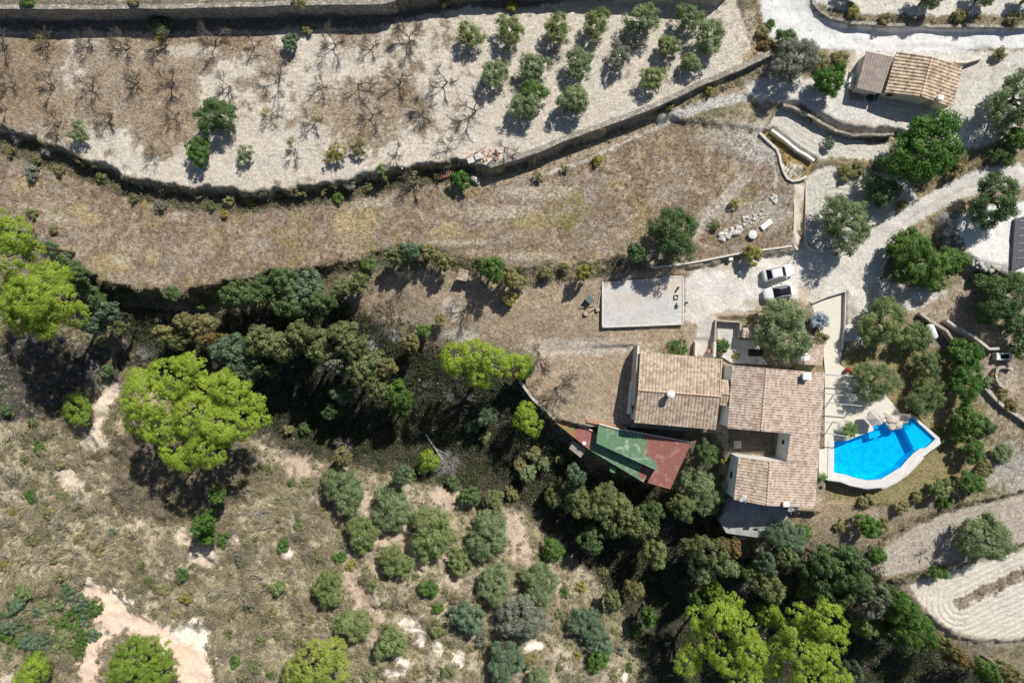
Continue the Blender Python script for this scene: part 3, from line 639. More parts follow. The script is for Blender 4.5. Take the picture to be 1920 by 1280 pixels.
wall("garden_wall", [(1792,116),(1812,116),(1842,108)], 3.1, .3, 1.6, M['cream'], "small pointed wall beside the small tiled hut", zs=[3.6, 3.3, 2.7])
wall("garden_wall", [(1306,641),(1305,666)], .25, .35, 1.6, M['cream'], "short thick wall on the left of the concrete ramp to the house")
wall("garden_wall", [(1388.5,632),(1388.5,603.5),(1342.6,600.5),(1341.5,640)], .25, .28, 1.4, M['block'], "walls of pierced white blocks around the small sunken court")
wall("garden_wall", [(1341,642),(1340,669)], .4, .35, 1.8, M['cream'], "short thick wall on the right of the concrete ramp to the house")
wall("field_wall", [(1770,409),(1800,398),(1840,387)], 1.6, .3, 1.4, M['cream'], "thin cream wall on the track side of the white gravel terrace")

# ---------------------------------------------------------------- roofs and houses
def roof_patch(quads, per=.36, amp=.055, row=.42, th=.12):
    """quads: list of (eave0, eave1, ridge1, ridge0) world points -> arrays in world space"""
    V = []; F = []; UV = []; base = 0
    for A, B, C, D in quads:
        A, B, C, D = map(Vector, (A, B, C, D))
        w_ = ((B - A).length + (C - D).length) / 2; l_ = ((D - A).length + (C - B).length) / 2
        nu = max(4, int(round(w_ / per)) * 8); nv = max(2, int(round(l_ / row)) * 2)
        nn = (B - A).cross(D - A).normalized()
        if nn.z < 0: nn = -nn
        u = np.linspace(0, 1, nu + 1)[None, :, None]; v = np.linspace(0, 1, nv + 1)[:, None, None]
        a, b_, c, d = [np.array(q)[None, None, :] for q in (A, B, C, D)]
        G = (a * (1 - u) + b_ * u) * (1 - v) + (d * (1 - u) + c * u) * v
        ph = u[..., 0] * round(w_ / per) * 2 * math.pi
        hgt = amp * 1.25 * np.maximum(np.sin(ph), 0) ** .6 + np.zeros_like(v[..., 0])
        stp = (np.arange(nv + 1) % 2)[:, None] * (-.03)
        jit = (rng.random((nv + 1, nu + 1)) - .5) * .012
        G = G + np.array(nn)[None, None, :] * (hgt + stp + jit)[..., None]
        V.append(G.reshape(-1, 3)); UV.append(np.stack([np.broadcast_to(u[..., 0] * w_, G.shape[:2]), np.broadcast_to(v[..., 0] * l_, G.shape[:2])], -1).reshape(-1, 2))
        F.append(grid_faces(nu + 1, nv + 1) + base); base += G.shape[0] * G.shape[1]
        # underside + edges
        lo = np.array([q - nn * th for q in (A, B, C, D)]); hi = np.array([A, B, C, D])
        V.append(np.concatenate([lo, hi])); UV.append(np.zeros((8, 2)))
        F.append(np.array([(3, 2, 1, 0), (0, 1, 5, 4), (1, 2, 6, 5), (2, 3, 7, 6), (3, 0, 4, 7)]) + base); base += 8
    return np.concatenate(V), np.concatenate(F), np.concatenate(UV)
def add_roof(parent, quads, mat, name="roof", **k):
    v, f, uv = roof_patch(quads, **k); o0 = np.array(parent.location)
    me = fast_mesh(name, v - o0, f, uv=uv); return link(name, me, mat, parent)
def curtain(parent, tops, zb, mat, name="wall", top_off=.08):
    mb = MB(); o0 = parent.location; n = len(tops)
    zb = zb if isinstance(zb, list) else [zb] * n
    vs = [Vector(t) - Vector((0, 0, top_off)) - o0 for t in tops] + [Vector((t[0], t[1], z)) - o0 for t, z in zip(tops, zb)]
    mb.add(vs, [(i, (i + 1) % n, n + (i + 1) % n, n + i) for i in range(n)]); return mb.build(name, mat, parent)
def inset(pts, d):
    """pull a loop of 3-D points inward by d in plan"""
    n = len(pts); A = sum(pts[i][0] * pts[(i + 1) % n][1] - pts[(i + 1) % n][0] * pts[i][1] for i in range(n)); s = 1 if A > 0 else -1
    out = []
    for i in range(n):
        p0, p, p1 = Vector(pts[i - 1]), Vector(pts[i]), Vector(pts[(i + 1) % n])
        e0 = (p - p0); e1 = (p1 - p); e0.z = e1.z = 0; e0.normalize(); e1.normalize()
        n0 = Vector((-e0.y, e0.x, 0)) * s; n1 = Vector((-e1.y, e1.x, 0)) * s; k = 1 + n0.dot(n1)
        out.append(p + (n0 + n1) * (d / max(k, .35)))
    return out
def opening(parent, a, b, zlo, zhi, t, wd, out, name="window", fr=M['white'], pane=M['glass']):
    """window or door centred at fraction t of the wall line a-b"""
    o0 = parent.location; a = Vector(a); b = Vector(b); d = (b - a); d.z = 0; L = d.length; d.normalize(); nn = Vector((-d.y, d.x, 0)) * out
    c = a + d * L * t; c.z = (zlo + zhi) / 2; h = zhi - zlo
    Mx = Matrix(((d.x, nn.x, 0, 0), (d.y, nn.y, 0, 0), (0, 0, 1, 0), (0, 0, 0, 1)))
    f = MB()
    for s in (-1, 1): f.box(c - o0 + d * s * (wd / 2) + nn * .02, (.08, .1, h + .08), M=Mx)
    for s in (-1, 1): f.box(c - o0 + Vector((0, 0, s * h / 2)) + nn * .02, (wd - .08, .1, .08), M=Mx)
    w_ = f.build(name, fr, parent)
    MB().box(c - o0 + nn * .012, (wd - .06, .03, h - .06), M=Mx).build("pane" if name == "window" else "leaf", pane, w_)
def bar(parent, a, b, wd, ht, mat, name="ridge_cap"):
    o0 = parent.location; a = Vector(a) - o0; b = Vector(b) - o0
    mb = MB(); n = max(2, int((b - a).length / .45))
    for i in range(n):
        p = a.lerp(b, i / n); q = a.lerp(b, (i + 1.08) / n); mb.tube(p + Vector((0, 0, .02)), q, wd / 2 * 1.08, wd / 2 * .92, 8)
    return mb.build(name, mat, parent, smooth=True)
def chimney(parent, px, py, ztop, zbase, r, label=None, round_=True):
    o0 = parent.location; c = P(px, py, ztop) - o0; c.z = 0; zb = zbase - o0.z; zt = ztop - o0.z
    mb = MB()
    if round_:
        mb.lathe(c, [(r * .62, zb), (r * .62, zt - .35), (r * .75, zt - .33), (r * .75, zt - .28)], 14)
        mb.lathe(c, [(r, zt - .16), (r * 1.02, zt - .10), (r * .75, zt + .02), (r * .2, zt + .10)], 14)
        for k in range(6):
            t = k * math.pi / 3; mb.tube(c + Vector((r * .6 * math.cos(t), r * .6 * math.sin(t), zt - .3)), c + Vector((r * .6 * math.cos(t), r * .6 * math.sin(t), zt - .12)), .05)
    else:
        mb.box(c + Vector((0, 0, (zb + zt - .4) / 2)), (r * 1.5, r * 1.2, zt - .4 - zb)); mb.box(c + Vector((0, 0, zt)), (r * 1.9, r * 1.6, .1))
        for sx in (-1, 1):
            for sy in (-1, 1): mb.box(c + Vector((sx * r * .6, sy * r * .45, zt - .23)), (.12, .12, .38))
    return mb.build("chimney", M['white'], parent)

# --- left house
g1 = -1.0
r1 = root("tiled_house", P(1272, 732, g1), "white house with one long pale tiled gable roof and a round white chimney", "house", "tiled roofed houses")
nwe, nee, see, swe = P(1200.4,658.7,2.6), P(1353.5,672.5,2.6), P(1342.6,805.3,2.6), P(1188.5,791.5,2.6)
rw, re = P(1196,730.8,3.75), P(1350.3,743,3.75)
add_roof(r1, [(nwe, nee, re, rw), (swe, see, re, rw)], TILE1, per=.46, amp=.085, row=.42)
bar(r1, rw, re, .3, .2, M['tileridge'])
lp = inset([nwe, nee, re, see, swe, rw], .18)
curtain(r1, lp, [g1 - .3, g1 - .3, -1.5, -4.5, -4.5, -1.8], M['white'])
chimney(r1, 1258.5, 739, 5.2, 3.5, .55)
bar(r1, nee + Vector((-.06, 0, .05)), re + Vector((-.06, 0, .05)), .2, .1, M['tileridge'], "verge")
bar(r1, nwe + Vector((.08, 0, .05)), rw + Vector((.08, 0, .05)), .2, .1, M['tileridge'], "verge")
opening(r1, lp[4], lp[5], .3, 1.5, .45, 1.1, -1 * -1); opening(r1, lp[0], lp[1], -.3, 1.1, .25, 1.2, 1); opening(r1, lp[0], lp[1], -1, 1.2, .7, 1.0, 1, "door", M['timber'], M['timber'])
mb = MB(); c = P(1184,748,.6) - r1.location
a, b2 = P(1187.5,716,.7), P(1181.5,777,.7); o = wall("buttress_wall", [(1187.5,716),(1184.6,746),(1181.5,777)], .7, .35, 2.6, M['white'], "low white wall built against the left side of the left tiled house")
wall("buttress_wall", [(1197.5,648.5),(1196.6,664),(1195,690),(1193,720),(1190.5,760)], 2.3, .28, 3.6, M['cream'], "cream side wall rising beside the left edge of the left tiled house roof", zs=[1.4, 2.2, 2.6, 2.7, 2.3])

# --- link roof between the houses
r2 = root("link_building", P(1358, 736, g1), "narrow tiled link roof squeezed between the two tiled houses", "building")
A_, B_, C_, D_ = P(1353.5,711,2.3), P(1368.5,713,2.3), P(1366.8,739,2.8), P(1351,737,2.8)
E_, F_ = P(1349.5,758.5,2.3), P(1366.2,761.5,2.3)
add_roof(r2, [(A_, B_, C_, D_), (E_, F_, C_, D_)], TILE1, per=.46, amp=.08)
curtain(r2, inset([A_, B_, F_, E_], .06), g1 - .5, M['cream'])
bar(r2, D_, C_, .22, .1, M['tileridge'])

# --- right house
r3 = root("tiled_house", P(1460, 800, g1), "large white house with rosy tiled roofs wrapped around a small courtyard", "house", "tiled roofed houses")
Wn, Ws = P(1373,684.5,2.8), P(1364,802,2.8); Rn, Rs = P(1437,690,3.9), P(1427,808,3.9)
En, Em, Em2, Es = P(1547,699,2.4), P(1538,817,2.4), P(1534.2,868,2.4), P(1527.6,951.5,2.4)
c1, c2 = P(1482.4,807.7,3.16), P(1474.6,864,3.2); Rc, Rcs = P(1443.5,864,3.62), P(1437.5,947.5,3.62)
Cn, Cs = P(1385,856,2.9), P(1375.8,936,2.9)
Rq = P(1427, 808, 3.9)
add_roof(r3, [(Wn, Ws, Rs, Rn)], TILE2, per=.36)
add_roof(r3, [(En, Em, Rs, Rn)], TILE2, per=.36)
add_roof(r3, [(Em, Em2, c2, c1), (Em2, Es, Rcs, Rc)], TILE2, per=.36)
add_roof(r3, [(Cn, Cs, Rcs, Rc)], TILE1, per=.42)
bar(r3, Rn, Rs, .26, .1, M['tileridge']); bar(r3, Rc, Rcs, .26, .1, M['tileridge'])
lp = inset([Wn, Rn, En, Em, Em2, Es, Rcs, Cs, Cn, Rc, c2, c1, Rs, Ws], .12)
curtain(r3, lp, [g1 - .3] * 5 + [-3.2] * 3 + [-3.2] + [-1.6] * 5, M['white'])
opening(r3, lp[10], lp[11], .6, 1.5, .55, .7, 1); opening(r3, lp[2], lp[3], -.6, 1.4, .3, 1.6, -1, "door"); opening(r3, lp[2], lp[3], .2, 1.3, .7, 1.2, -1); opening(r3, lp[0], lp[1], .2, 1.3, .5, 1.0, 1)
opening(r3, lp[7], lp[8], .0, 1.1, .5, 1.0, 1); opening(r3, lp[5], lp[6], -2.2, .0, .6, 2.2, 1, "door", M['timber'], M['timber'])
chimney(r3, 1513.5, 705, 3.9, 2.5, .6, round_=False)
r4 = root("tiled_annex", P(1524, 664, g1), "small flat tiled annex with a white side wall above the right house", "building")
A_, B_, C_, D_ = P(1505,642.4,1.2), P(1545.6,646,1.1), P(1541.8,684.5,1.3), P(1505.7,683,1.4)
add_roof(r4, [(A_, D_, C_, B_)], TILE2, per=.3, amp=.03)
curtain(r4, inset([A_, B_, C_, D_], .03), g1 - .6, M['white'])
cc = P(1510, 668, 2.2) - r4.location; z0 = 1.2 - g1; c0 = Vector((cc.x, cc.y, 0))
MB().box(c0 + Vector((0, 0, z0 + .35)), (.8, .75, .8)).box(c0 + Vector((0, 0, z0 + .95)), (1.15, 1.1, .1)).box(c0 + Vector((0, 0, z0 + .8)), (.6, .2, .3)).build("chimney", M['white'], r4)
# courtyard floor is part of the paved ground
def flat(name, pts, z, th, mat, kind='structure', label=None, cat=None, grp=None):
    W = [P(a, b, z) for a, b in pts]; c = sum(W, Vector()) / len(W)
    mb = MB().prism([(q.x - c.x, q.y - c.y) for q in W], -th, 0); o = mb.build(name, mat, None, c)
    return tag(o, label, cat, grp, kind)
flat("courtyard_floor", [(1366,806),(1452,808),(1451,852),(1369,846)], -.9, .8, plain_mat("courtyard_dirt_shade", (.15, .125, .10), .25, 1.5, .03))  # brown dirt, darkened to hold the courtyard's shade
t = flat("paving_slab", [(1376,826),(1390,826),(1390,840),(1376,840)], -.83, .1, M['concrete'], None, "square concrete slab lying in the small courtyard", "slab")
flat("court_floor", [(1345,603),(1386,606),(1388,636),(1420,638),(1425,660),(1440,684),(1372,680),(1346,664)], -.95, .5, M['concrete'])
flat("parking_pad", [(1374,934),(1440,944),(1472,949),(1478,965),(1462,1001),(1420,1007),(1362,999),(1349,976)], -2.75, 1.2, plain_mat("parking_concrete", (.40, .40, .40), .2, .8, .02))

# --- small tiled roof by the sunken court
r5 = root("garden_shelter", P(1407, 624, -1), "tiny shelter with a striped tiled roof by the sunken court", "shelter")
A_, B_, C_, D_ = P(1393,614,.9), P(1423,616,.9), P(1422,634,1.2), P(1393,633,1.2)
add_roof(r5, [(A_, B_, C_, D_)], TILE2, per=.42, amp=.09)
curtain(r5, inset([A_, B_, C_, D_], .08), -1.3, M['white'])

# --- hut by the road
gh = 2.2
r6 = root("stone_hut", P(1705, 160, gh), "small old hut with a striped tan tiled gable roof beside the white road", "hut")
a1, a2, a3, a4 = P(1681,97.3,gh+2.5), P(1659.7,172.3,gh+2.5), P(1727.4,180.3,gh+3.2), P(1748,106.6,gh+3.2)
b1, b2 = P(1804.5,125.2,gh+2.3), P(1786,201.5,gh+2.3)
add_roof(r6, [(a1, a2, a3, a4)], TILE3, per=.46, amp=.1); add_roof(r6, [(b1, b2, a3, a4)], TILE3, per=.46, amp=.08)
bar(r6, a4, a3, .3, .1, M['tileridge'])
lp = inset([a1, a4, b1, b2, a3, a2], .22); curtain(r6, lp, gh - .4, M['cream'])
opening(r6, lp[5], lp[4], gh + 1.0, gh + 1.9, .22, .8, -1, "window", M['timber'], M['dark'])
opening(r6, lp[4], lp[3], gh, gh + 1.9, .45, .9, -1, "door", M['timber'], M['timber'])
chimney(r6, 1764, 182.5, gh + 3.55, gh + 2.4, .38, round_=False)
r7 = root("lean_to_shed", P(1640, 135, gh), "lean-to shed with a grey-brown corrugated roof on the left of the old hut", "shed")
a1, a2, a3, a4 = P(1623.8,96.6,gh+2.3), P(1675,107.2,gh+2.3), P(1651.7,175.6,gh+2.0), P(1606,165,gh+2.0)
add_roof(r7, [(a4, a3, a2, a1)], M['corr'], per=.4, amp=.06, row=3, th=.05)
curtain(r7, inset([a1, a2, a3, a4], .2), gh - .3, M['cream'])
wall("hut_step", [(1645,186),(1700,195),(1764,214),(1771,212)], gh + .25, .7, .6, M['concrete'], "long concrete step with a rounded end along the front of the old hut", "step")
for i, (px, py, d) in enumerate([(1602, 143, "upper"), (1595, 152, "middle"), (1596, 162, "lower")]):
    p = place(px, py, .5); tag(MB().box((0, 0, .35), (.6, .55, .7), .3 + i).box((0, 0, .74), (.68, .62, .08), .3 + i).build("water_container", M['tank'], None, p), f"{d}most of three small white containers by the lean-to shed", "container", "white containers by the shed")
p = place(1604, 178); mb = MB()
for k in range(9): mb.box((-.8 + k * .22, 0, .12 + .02 * (k % 2)), (.14, 1.6, .08), .12)
tag(mb.build("wood_stack", M['timber'], None, p), "stack of brown planks on the ground below the lean-to shed", "planks")
p = place(1632, 183); tag(MB().lathe((0, 0, 0), [(.55, 0), (.6, .05), (.6, .75), (.5, .85)], 18).build("barrel", M['greenp'], None, p, smooth=True), "dark round water barrel in the shade below the lean-to shed", "barrel")

# --- red and green painted workshop roofs
def deck(parent, pts, z, th, colfn, mat, name="roof"):
    """flat roof slab painted in areas; pts photo px quad corners (4)"""
    n = 46; q = [np.array(a, float) for a in pts]; u = np.linspace(0, 1, n)[None, :, None]; v = np.linspace(0, 1, n)[:, None, None]
    G = (q[0] * (1 - u) + q[1] * u) * (1 - v) + (q[3] * (1 - u) + q[2] * u) * v
    k = S * (CAMH - z) / CAMH; XY = np.stack([(G[..., 0] - 960) * k, (640 - G[..., 1]) * k, np.full(G.shape[:2], z)], -1).reshape(-1, 3) - np.array(parent.location)
    c = colfn(G[..., 0], G[..., 1]).reshape(-1, 3)
    ed = list(range(n)) + [n * i + n - 1 for i in range(1, n)] + [n * n - 2 - i for i in range(n - 1)] + [n * i for i in range(n - 2, 0, -1)]
    lo = XY[ed].copy(); lo[:, 2] -= th; F = grid_faces(n, n); N = n * n; m = len(ed)
    F2 = np.array([(ed[i], ed[(i + 1) % m], N + (i + 1) % m, N + i) for i in range(m)])
    me = fast_mesh(name, np.concatenate([XY, lo]), np.concatenate([F, F2]), col=np.concatenate([c, c[ed]])); return link(name, me, mat, parent)
GRN = np.array((.125, .225, .135)); RED = np.array((.26, .105, .088)); ORG = np.array((.36, .21, .08)); PLE = np.array((.46, .50, .38))
def upcol(px, py):
    nz = fbm(px, py, 12, 3, 5) * 7; t = sstep(-3, 3, (px - 1214) + (py - 850) * -.15 + nz + np.where(py > 862, -14, 0))[..., None]
    c = GRN * (1 - t) + RED * t; k = (sstep(.0, .6, fbm(px, py, 7, 4, 8) - .010 * np.abs(px - 1180)) * (1 - t[..., 0]) * .65)[..., None]
    c = c * (1 - k) + PLE * k; k2 = sstep(.45, .6, fbm(px, py, 9, 3, 15))[..., None] * t * .35; return c * (1 - k2) + np.array((.45, .30, .22)) * k2
def lowcol(px, py):
    t = sstep(-4, 4, px - 1078 + fbm(px, py, 10, 2, 5) * 3)[..., None]; k = sstep(-.3, .5, fbm(px, py, 14, 3, 9) - (py - 808) * .03)[..., None]
    return (GRN * .9 * (1 - k) + ORG * k) * (1 - t) + RED * 1.15 * t
def low2(px, py):
    t = sstep(-2, 3, px - 1200 + fbm(px, py, 10, 2, 5) * 5)[..., None]; k = (sstep(.3, .6, fbm(px, py, 9, 2, 9)) * .35)[..., None]; c = GRN * (1 - t) + RED * t; return c * (1 - k) + PLE * k
rd = root("workshop_building", P(1190, 850, -6), "flat roofed workshop with peeling green and dark red paint below the left house", "building")
deck(rd, [(1122.7,794),(1296.5,829),(1228,880),(1118,830.4)], -.6, .35, upcol, M['deckpaint'])
deck(rd, [(1228,880),(1296.5,829),(1257,916.5),(1214,904.4)], -.603, .35, lambda a, b: upcol(a + 120, b), M['deckpaint'])
deck(rd, [(1054.7,781.3),(1116,812),(1104.6,842.5),(1038,789)], -2.2, .3, lowcol, M['deckpaint'], "lower_roof")
deck(rd, [(1112,808),(1224,876),(1208,904.5),(1104.6,842.5)], -2.205, .3, low2, M['deckpaint'], "lower_roof")
lp = [P(a, b, -.9) for a, b in ((1123,796),(1295,830),(1256,915),(1215,903.5),(1228,880),(1119,830))]; curtain(rd, inset(lp, .12), -8, M['concrete'], "wall", 0)
lp = [P(a, b, -2.45) for a, b in ((1054.7,782.5),(1115,812),(1226,878),(1208,903.5),(1104,841.5),(1039,789.5))]; curtain(rd, inset(lp, .12), -8.5, M['concrete'], "wall", 0)
ko = MB(); ko.tube(P(1054.5,781,-2.05) - rd.location, P(1113,808.5,-2.05) - rd.location, .12, .12, 5); ko.tube(P(1123,794.5,-.5) - rd.location, P(1166,806,-.5) - rd.location, .14, .14, 5)
ko.build("kerb", M['cream'], rd)
ko = MB(); ko.tube(P(1167,805,-.48) - rd.location, P(1296,829,-.48) - rd.location, .11, .11, 5); ko.build("kerb", M['concrete'], rd)
flat("deck_step", [(1143,873),(1156,876),(1153,887),(1144,884)], -3.2, .8, plain_mat("green_step_paint", (.12, .24, .13), .15, 3, 0), None, "small green painted landing under the lower edge of the workshop roof", "landing")
r8 = root("tool_shed", P(1083, 842, -6), "tiny grey flat roofed shed below the red corner of the workshop roof", "shed")
sh4 = [P(a, b, -3.4) for a, b in ((1076.6,826),(1099.3,842.5),(1088.7,857.6),(1066.8,840.2))]
mb = MB().prism([tuple((q - r8.location)[:2]) for q in sh4], -3.5 + 6, -3.35 + 6); mb.build("roof", M['corr'], r8)
curtain(r8, inset(sh4, .1), -8, M['concrete'], "wall", .12)
o = place(1095, 832); tag(MB().lathe((0, 0, 0), [(.3, 0), (.32, .06), (.26, .12), (.05, .16)], 16).build("round_vent", M['white'], None, P(1095, 831, -2.15), smooth=True), "round white vent cap on the red part of the lower workshop roof", "vent")
lo_ = MB(); a = P(1100,788,-1.1); b3 = P(1175,803,-1.1); lo_.box((a + b3) / 2, ((b3 - a).length, .5, .12), math.atan2((b3 - a).y, (b3 - a).x)); o = tag(lo_.build("stacked_board", M['terra'], None, Vector((0, 0, 0))), "long rusty board lying between the bare yard and the workshop roof", "board")

# --- little tiled well roof, tile pile, ruin
r9 = root("well_house", place(866, 516, 1.2), "tiny square well house with its own clay tiled roof in the middle yard", "well house")
zw = r9.location.z + 1.7; A_, B_, C_, D_ = P(854.5,523,zw-.15), P(874.5,527.5,zw-.15), P(879.5,509.5,zw+.1), P(862,505,zw+.1)
add_roof(r9, [(A_, B_, C_, D_)], TILE1, per=.42, amp=.09); curtain(r9, inset([A_, B_, C_, D_], .15), r9.location.z - .4, M['cream'])
bar(r9, D_, C_, .18, .1, M['tileridge'])
p = place(836, 326, .6)
r10 = root("tile_pile", p, "leaning stack of rose red roof tiles beside the bright green bush at the orchard wall", "roof tiles")
for k in range(9):
    mb = MB()
    for j in range(3): mb.tube((-1.3 + k * .32, -.5 + j * .05, .25 + j * .12), (-1.15 + k * .32, .5, .5 + j * .12), .13, .11, 7)
    mb.build("tile_row", M['red'], r10)
r10.rotation_euler.z = .35
p = place(905, 297, .4); mb = MB()
r11 = root("ruined_shed", p, "collapsed pale block ruin with reddish rubble at the left end of the orchard wall", "ruin", rz=.3)
mb.box((-1.6, .2, .3), (.9, .7, .5)).box((-.5, .5, .35), (.9, .9, .3)).box((.6, -.6, .2), (1.3, .35, .5), .4).build("block", M['concrete_l'], r11)
MB().tube((-2.4, .6, .6), (1, 1.3, .7), .09, .07).tube((.2, 1.2, .6), (.5, -.6, .5), .08).build("beam", M['terra'], r11)
mb = MB()
for k in range(22): mb.box((random.uniform(.4, 2.4), random.uniform(-.7, .9), random.uniform(.05, .3)), (random.uniform(.15, .4), random.uniform(.12, .3), .12), random.uniform(0, 3))
mb.build("rubble", M['terra'], r11)
# ---------------------------------------------------------------- terrace paving, pool
flat("patio", [(1522,569),(1584,547),(1579,655),(1575,682),(1583,690),(1590,700),(1594,708),(1610,712),(1660,740),(1690,775),(1706,776),(1692,793),(1686,800.5),(1675,804.5),(1665,801),(1657,780),(1634,786),(1639,806),(1610,816.5),(1589,825),(1564,827.5),(1563,886),(1552,900),(1535,893),(1536,842),(1546,842),(1547,700),(1546,684),(1542,640)], -.5, .13, M['paving'])
inner = [(1564,827.8),(1563.5,885),(1585.6,889.6),(1602.5,895.2),(1626.8,900),(1651.2,898),(1670,886.8),(1688.7,875.6),(1700,862.4),(1713,849.3),(1724,841),(1735.6,839),(1745,831.5),(1754.3,822),(1707.4,779),(1693.4,795),(1686.8,801.5),(1675.6,805.3),(1664.3,801.5),(1655.9,781.8),(1635.3,787.5),(1640,807),(1610,817.5),(1589.4,826)]
outer = [(1553,827),(1552,900),(1576,903),(1594,910),(1625,916),(1657,913.5),(1679,902.5),(1700,887.5),(1718,869),(1731,856),(1745,845),(1756,838),(1764,831),(1761.5,820.5),(1707,773.5),(1690,789)]
pr = root("swimming_pool", P(1650, 850, -.5), "free-form bright blue swimming pool with white curved coping and a raised shallow bay", "swimming pool")
zc = -.42; o0 = pr.location
I = [P(a, b, zc) - o0 for a, b in inner]; O = [P(a, b, zc) - o0 for a, b in outer]
m, n, b = new_mat("pool_plaster"); f = noise_(n, 1.1, 3, .5)
v = nd(n, "ShaderNodeTexVoronoi", feature='DISTANCE_TO_EDGE'); v.inputs["Scale"].default_value = 2.4
g = n.nodes.new("ShaderNodeNewGeometry"); n.links.new(g.outputs["Position"], v.inputs["Vector"])
ff = math_(n, 'ADD', math_(n, 'MULTIPLY', f, .5), math_(n, 'MULTIPLY', noise_(n, 4.5, 4, .7), .5)); r = ramp(n, math_(n, 'ADD', math_(n, 'MULTIPLY', ff, .6), math_(n, 'MULTIPLY', noise_(n, 2.6, 4, .8), .4)), [(.40, (.02, .52, .86)), (.58, (.12, .80, .96))])  # fine mottling painted in to look like caustic light on the floor
n.links.new(r.outputs[0], b.inputs["Base Color"]); M['pool'] = m
m, n, b = new_mat("pool_water"); out = n.nodes["Material Output"]
tr = n.nodes.new("ShaderNodeBsdfTransparent"); tr.inputs[0].default_value = (.10, .80, .98, 1)
gl = n.nodes.new("ShaderNodeBsdfGlossy"); gl.inputs["Roughness"].default_value = .08
fr = n.nodes.new("ShaderNodeFresnel"); fr.inputs[0].default_value = 1.33
bp = n.nodes.new("ShaderNodeBump"); bp.inputs["Strength"].default_value = .5; bp.inputs["Distance"].default_value = .03
n.links.new(noise_(n, 5, 4, .6), bp.inputs["Height"]); n.links.new(bp.outputs[0], gl.inputs["Normal"]); n.links.new(bp.outputs[0], fr.inputs["Normal"])
mx = n.nodes.new("ShaderNodeMixShader"); n.links.new(fr.outputs[0], mx.inputs[0]); n.links.new(tr.outputs[0], mx.inputs[1]); n.links.new(gl.outputs[0], mx.inputs[2]); n.links.new(mx.outputs[0], out.inputs[0])
M['water'] = m
nI = len(I); dp = 1.65
mb = MB(); mb.add([q for q in I] + [Vector((q.x, q.y, q.z - dp)) for q in I], [((i + 1) % nI, i, nI + i, nI + (i + 1) % nI) for i in range(nI)] + [tuple(range(nI, 2 * nI))])
mb.build("basin", M['pool'], pr)
sh_ = [P(a, b, -.95) - o0 for a, b in ((1692,797),(1715,846.5),(1724,842.5),(1735.6,840.2),(1745,832.5),(1752.5,822),(1707.4,781))]
mb = MB(); mb.prism([(q.x, q.y) for q in sh_], -dp - .3, -.36); mb.build("shallow_bay", plain_mat("shallow_water_tint", (.20, .74, .95), .06, 3, 0), pr)  # lighter colour stands in for light passing through shallower water
mb = MB()
for k in range(5):
    a = .02 + k * .2; q = [P(1636 + k * .8, 788 + k * 4.2, 0) - o0, P(1656 + k * 1.6, 783 + k * 4.2, 0) - o0, P(1657.5 + k * 1.6, 787.2 + k * 4.2, 0) - o0, P(1636.8 + k * .8, 792.2 + k * 4.2, 0) - o0]
    mb.prism([(t.x, t.y) for t in q], -dp, -.12 - .2 * k)
q = [P(a, b, -1.2) - o0 for a, b in ((1628,813.5),(1648,807),(1650,816),(1629,822.5))]; mb.prism([(t.x, t.y) for t in q], -dp, -.55)
mb.build("pool_steps", bpy.data.materials["shallow_water_tint"], pr)
lw = [I[i] for i in range(nI)]; mb = MB(); mb.add([Vector((q.x, q.y, q.z - .13)) for q in I], [tuple(range(nI))]); mb.build("water", M['water'], pr)
# coping: ring between the inner and the outer line on the south and east sides
k = 16; mb = MB(); vs = []
for i in range(k):
    a, b3 = I[i], O[i]; vs += [a, b3, Vector((b3.x, b3.y, b3.z - 2.6)), Vector((a.x, a.y, a.z - .25))]
fs = []
for i in range(k - 1):
    a = i * 4; c = a + 4; fs += [(a, a + 1, c + 1, c), (a + 1, a + 2, c + 2, c + 1), (a + 3, a, c, c + 3)]
mb.add(vs, fs); mb.build("coping", plain_mat("white_coping", (.70, .69, .66), .10, 1.2, 0), pr)
led = [(1553,902),(1576,905),(1594,912),(1625,918.5),(1658,916),(1681,905),(1702,890),(1720,872),(1733,858)]
L2 = [P(a, b, -1.0) - o0 for a, b in led]; mb = MB(); vs = []
for i, q in enumerate(L2):
    a = O[i + 1]; vs += [Vector((a.x, a.y, -.45)), Vector((q.x, q.y, -.45)), Vector((q.x, q.y, -.62)), Vector((a.x, a.y, -.62))]
fs = []
for i in range(len(L2) - 1):
    a = i * 4; c = a + 4; fs += [(a, a + 1, c + 1, c), (a + 1, a + 2, c + 2, c + 1), (a + 2, a + 3, c + 3, c + 2)]
mb.add(vs, fs); mb.build("gutter_ledge", M['concrete_l'], pr)
for i, (px, py, s) in enumerate([(1656,788,.5),(1672,800,.9),(1684,795,1.1),(1696,789,.8),(1705,780,.6),(1664,778,.7),(1676,786,1.2),(1690,781,.8)]):
    bm = bmesh.new(); bmesh.ops.create_icosphere(bm, subdivisions=2, radius=s * .62)
    for vv in bm.verts: vv.co = Vector((vv.co.x * 1.2, vv.co.y, vv.co.z * .5)) * (1 + .35 * (random.random() - .5))
    me = bpy.data.meshes.new("boulder"); bm.to_mesh(me); bm.free()
    tag(link("boulder", me, plain_mat("warm_boulder", (.62, .55, .47), .15, 2, .03) if i == 0 else bpy.data.materials["warm_boulder"], None, P(px, py, -.4)), "cream boulder between the pool steps and the shallow bay", "boulder", "boulders at the pool's upper edge")
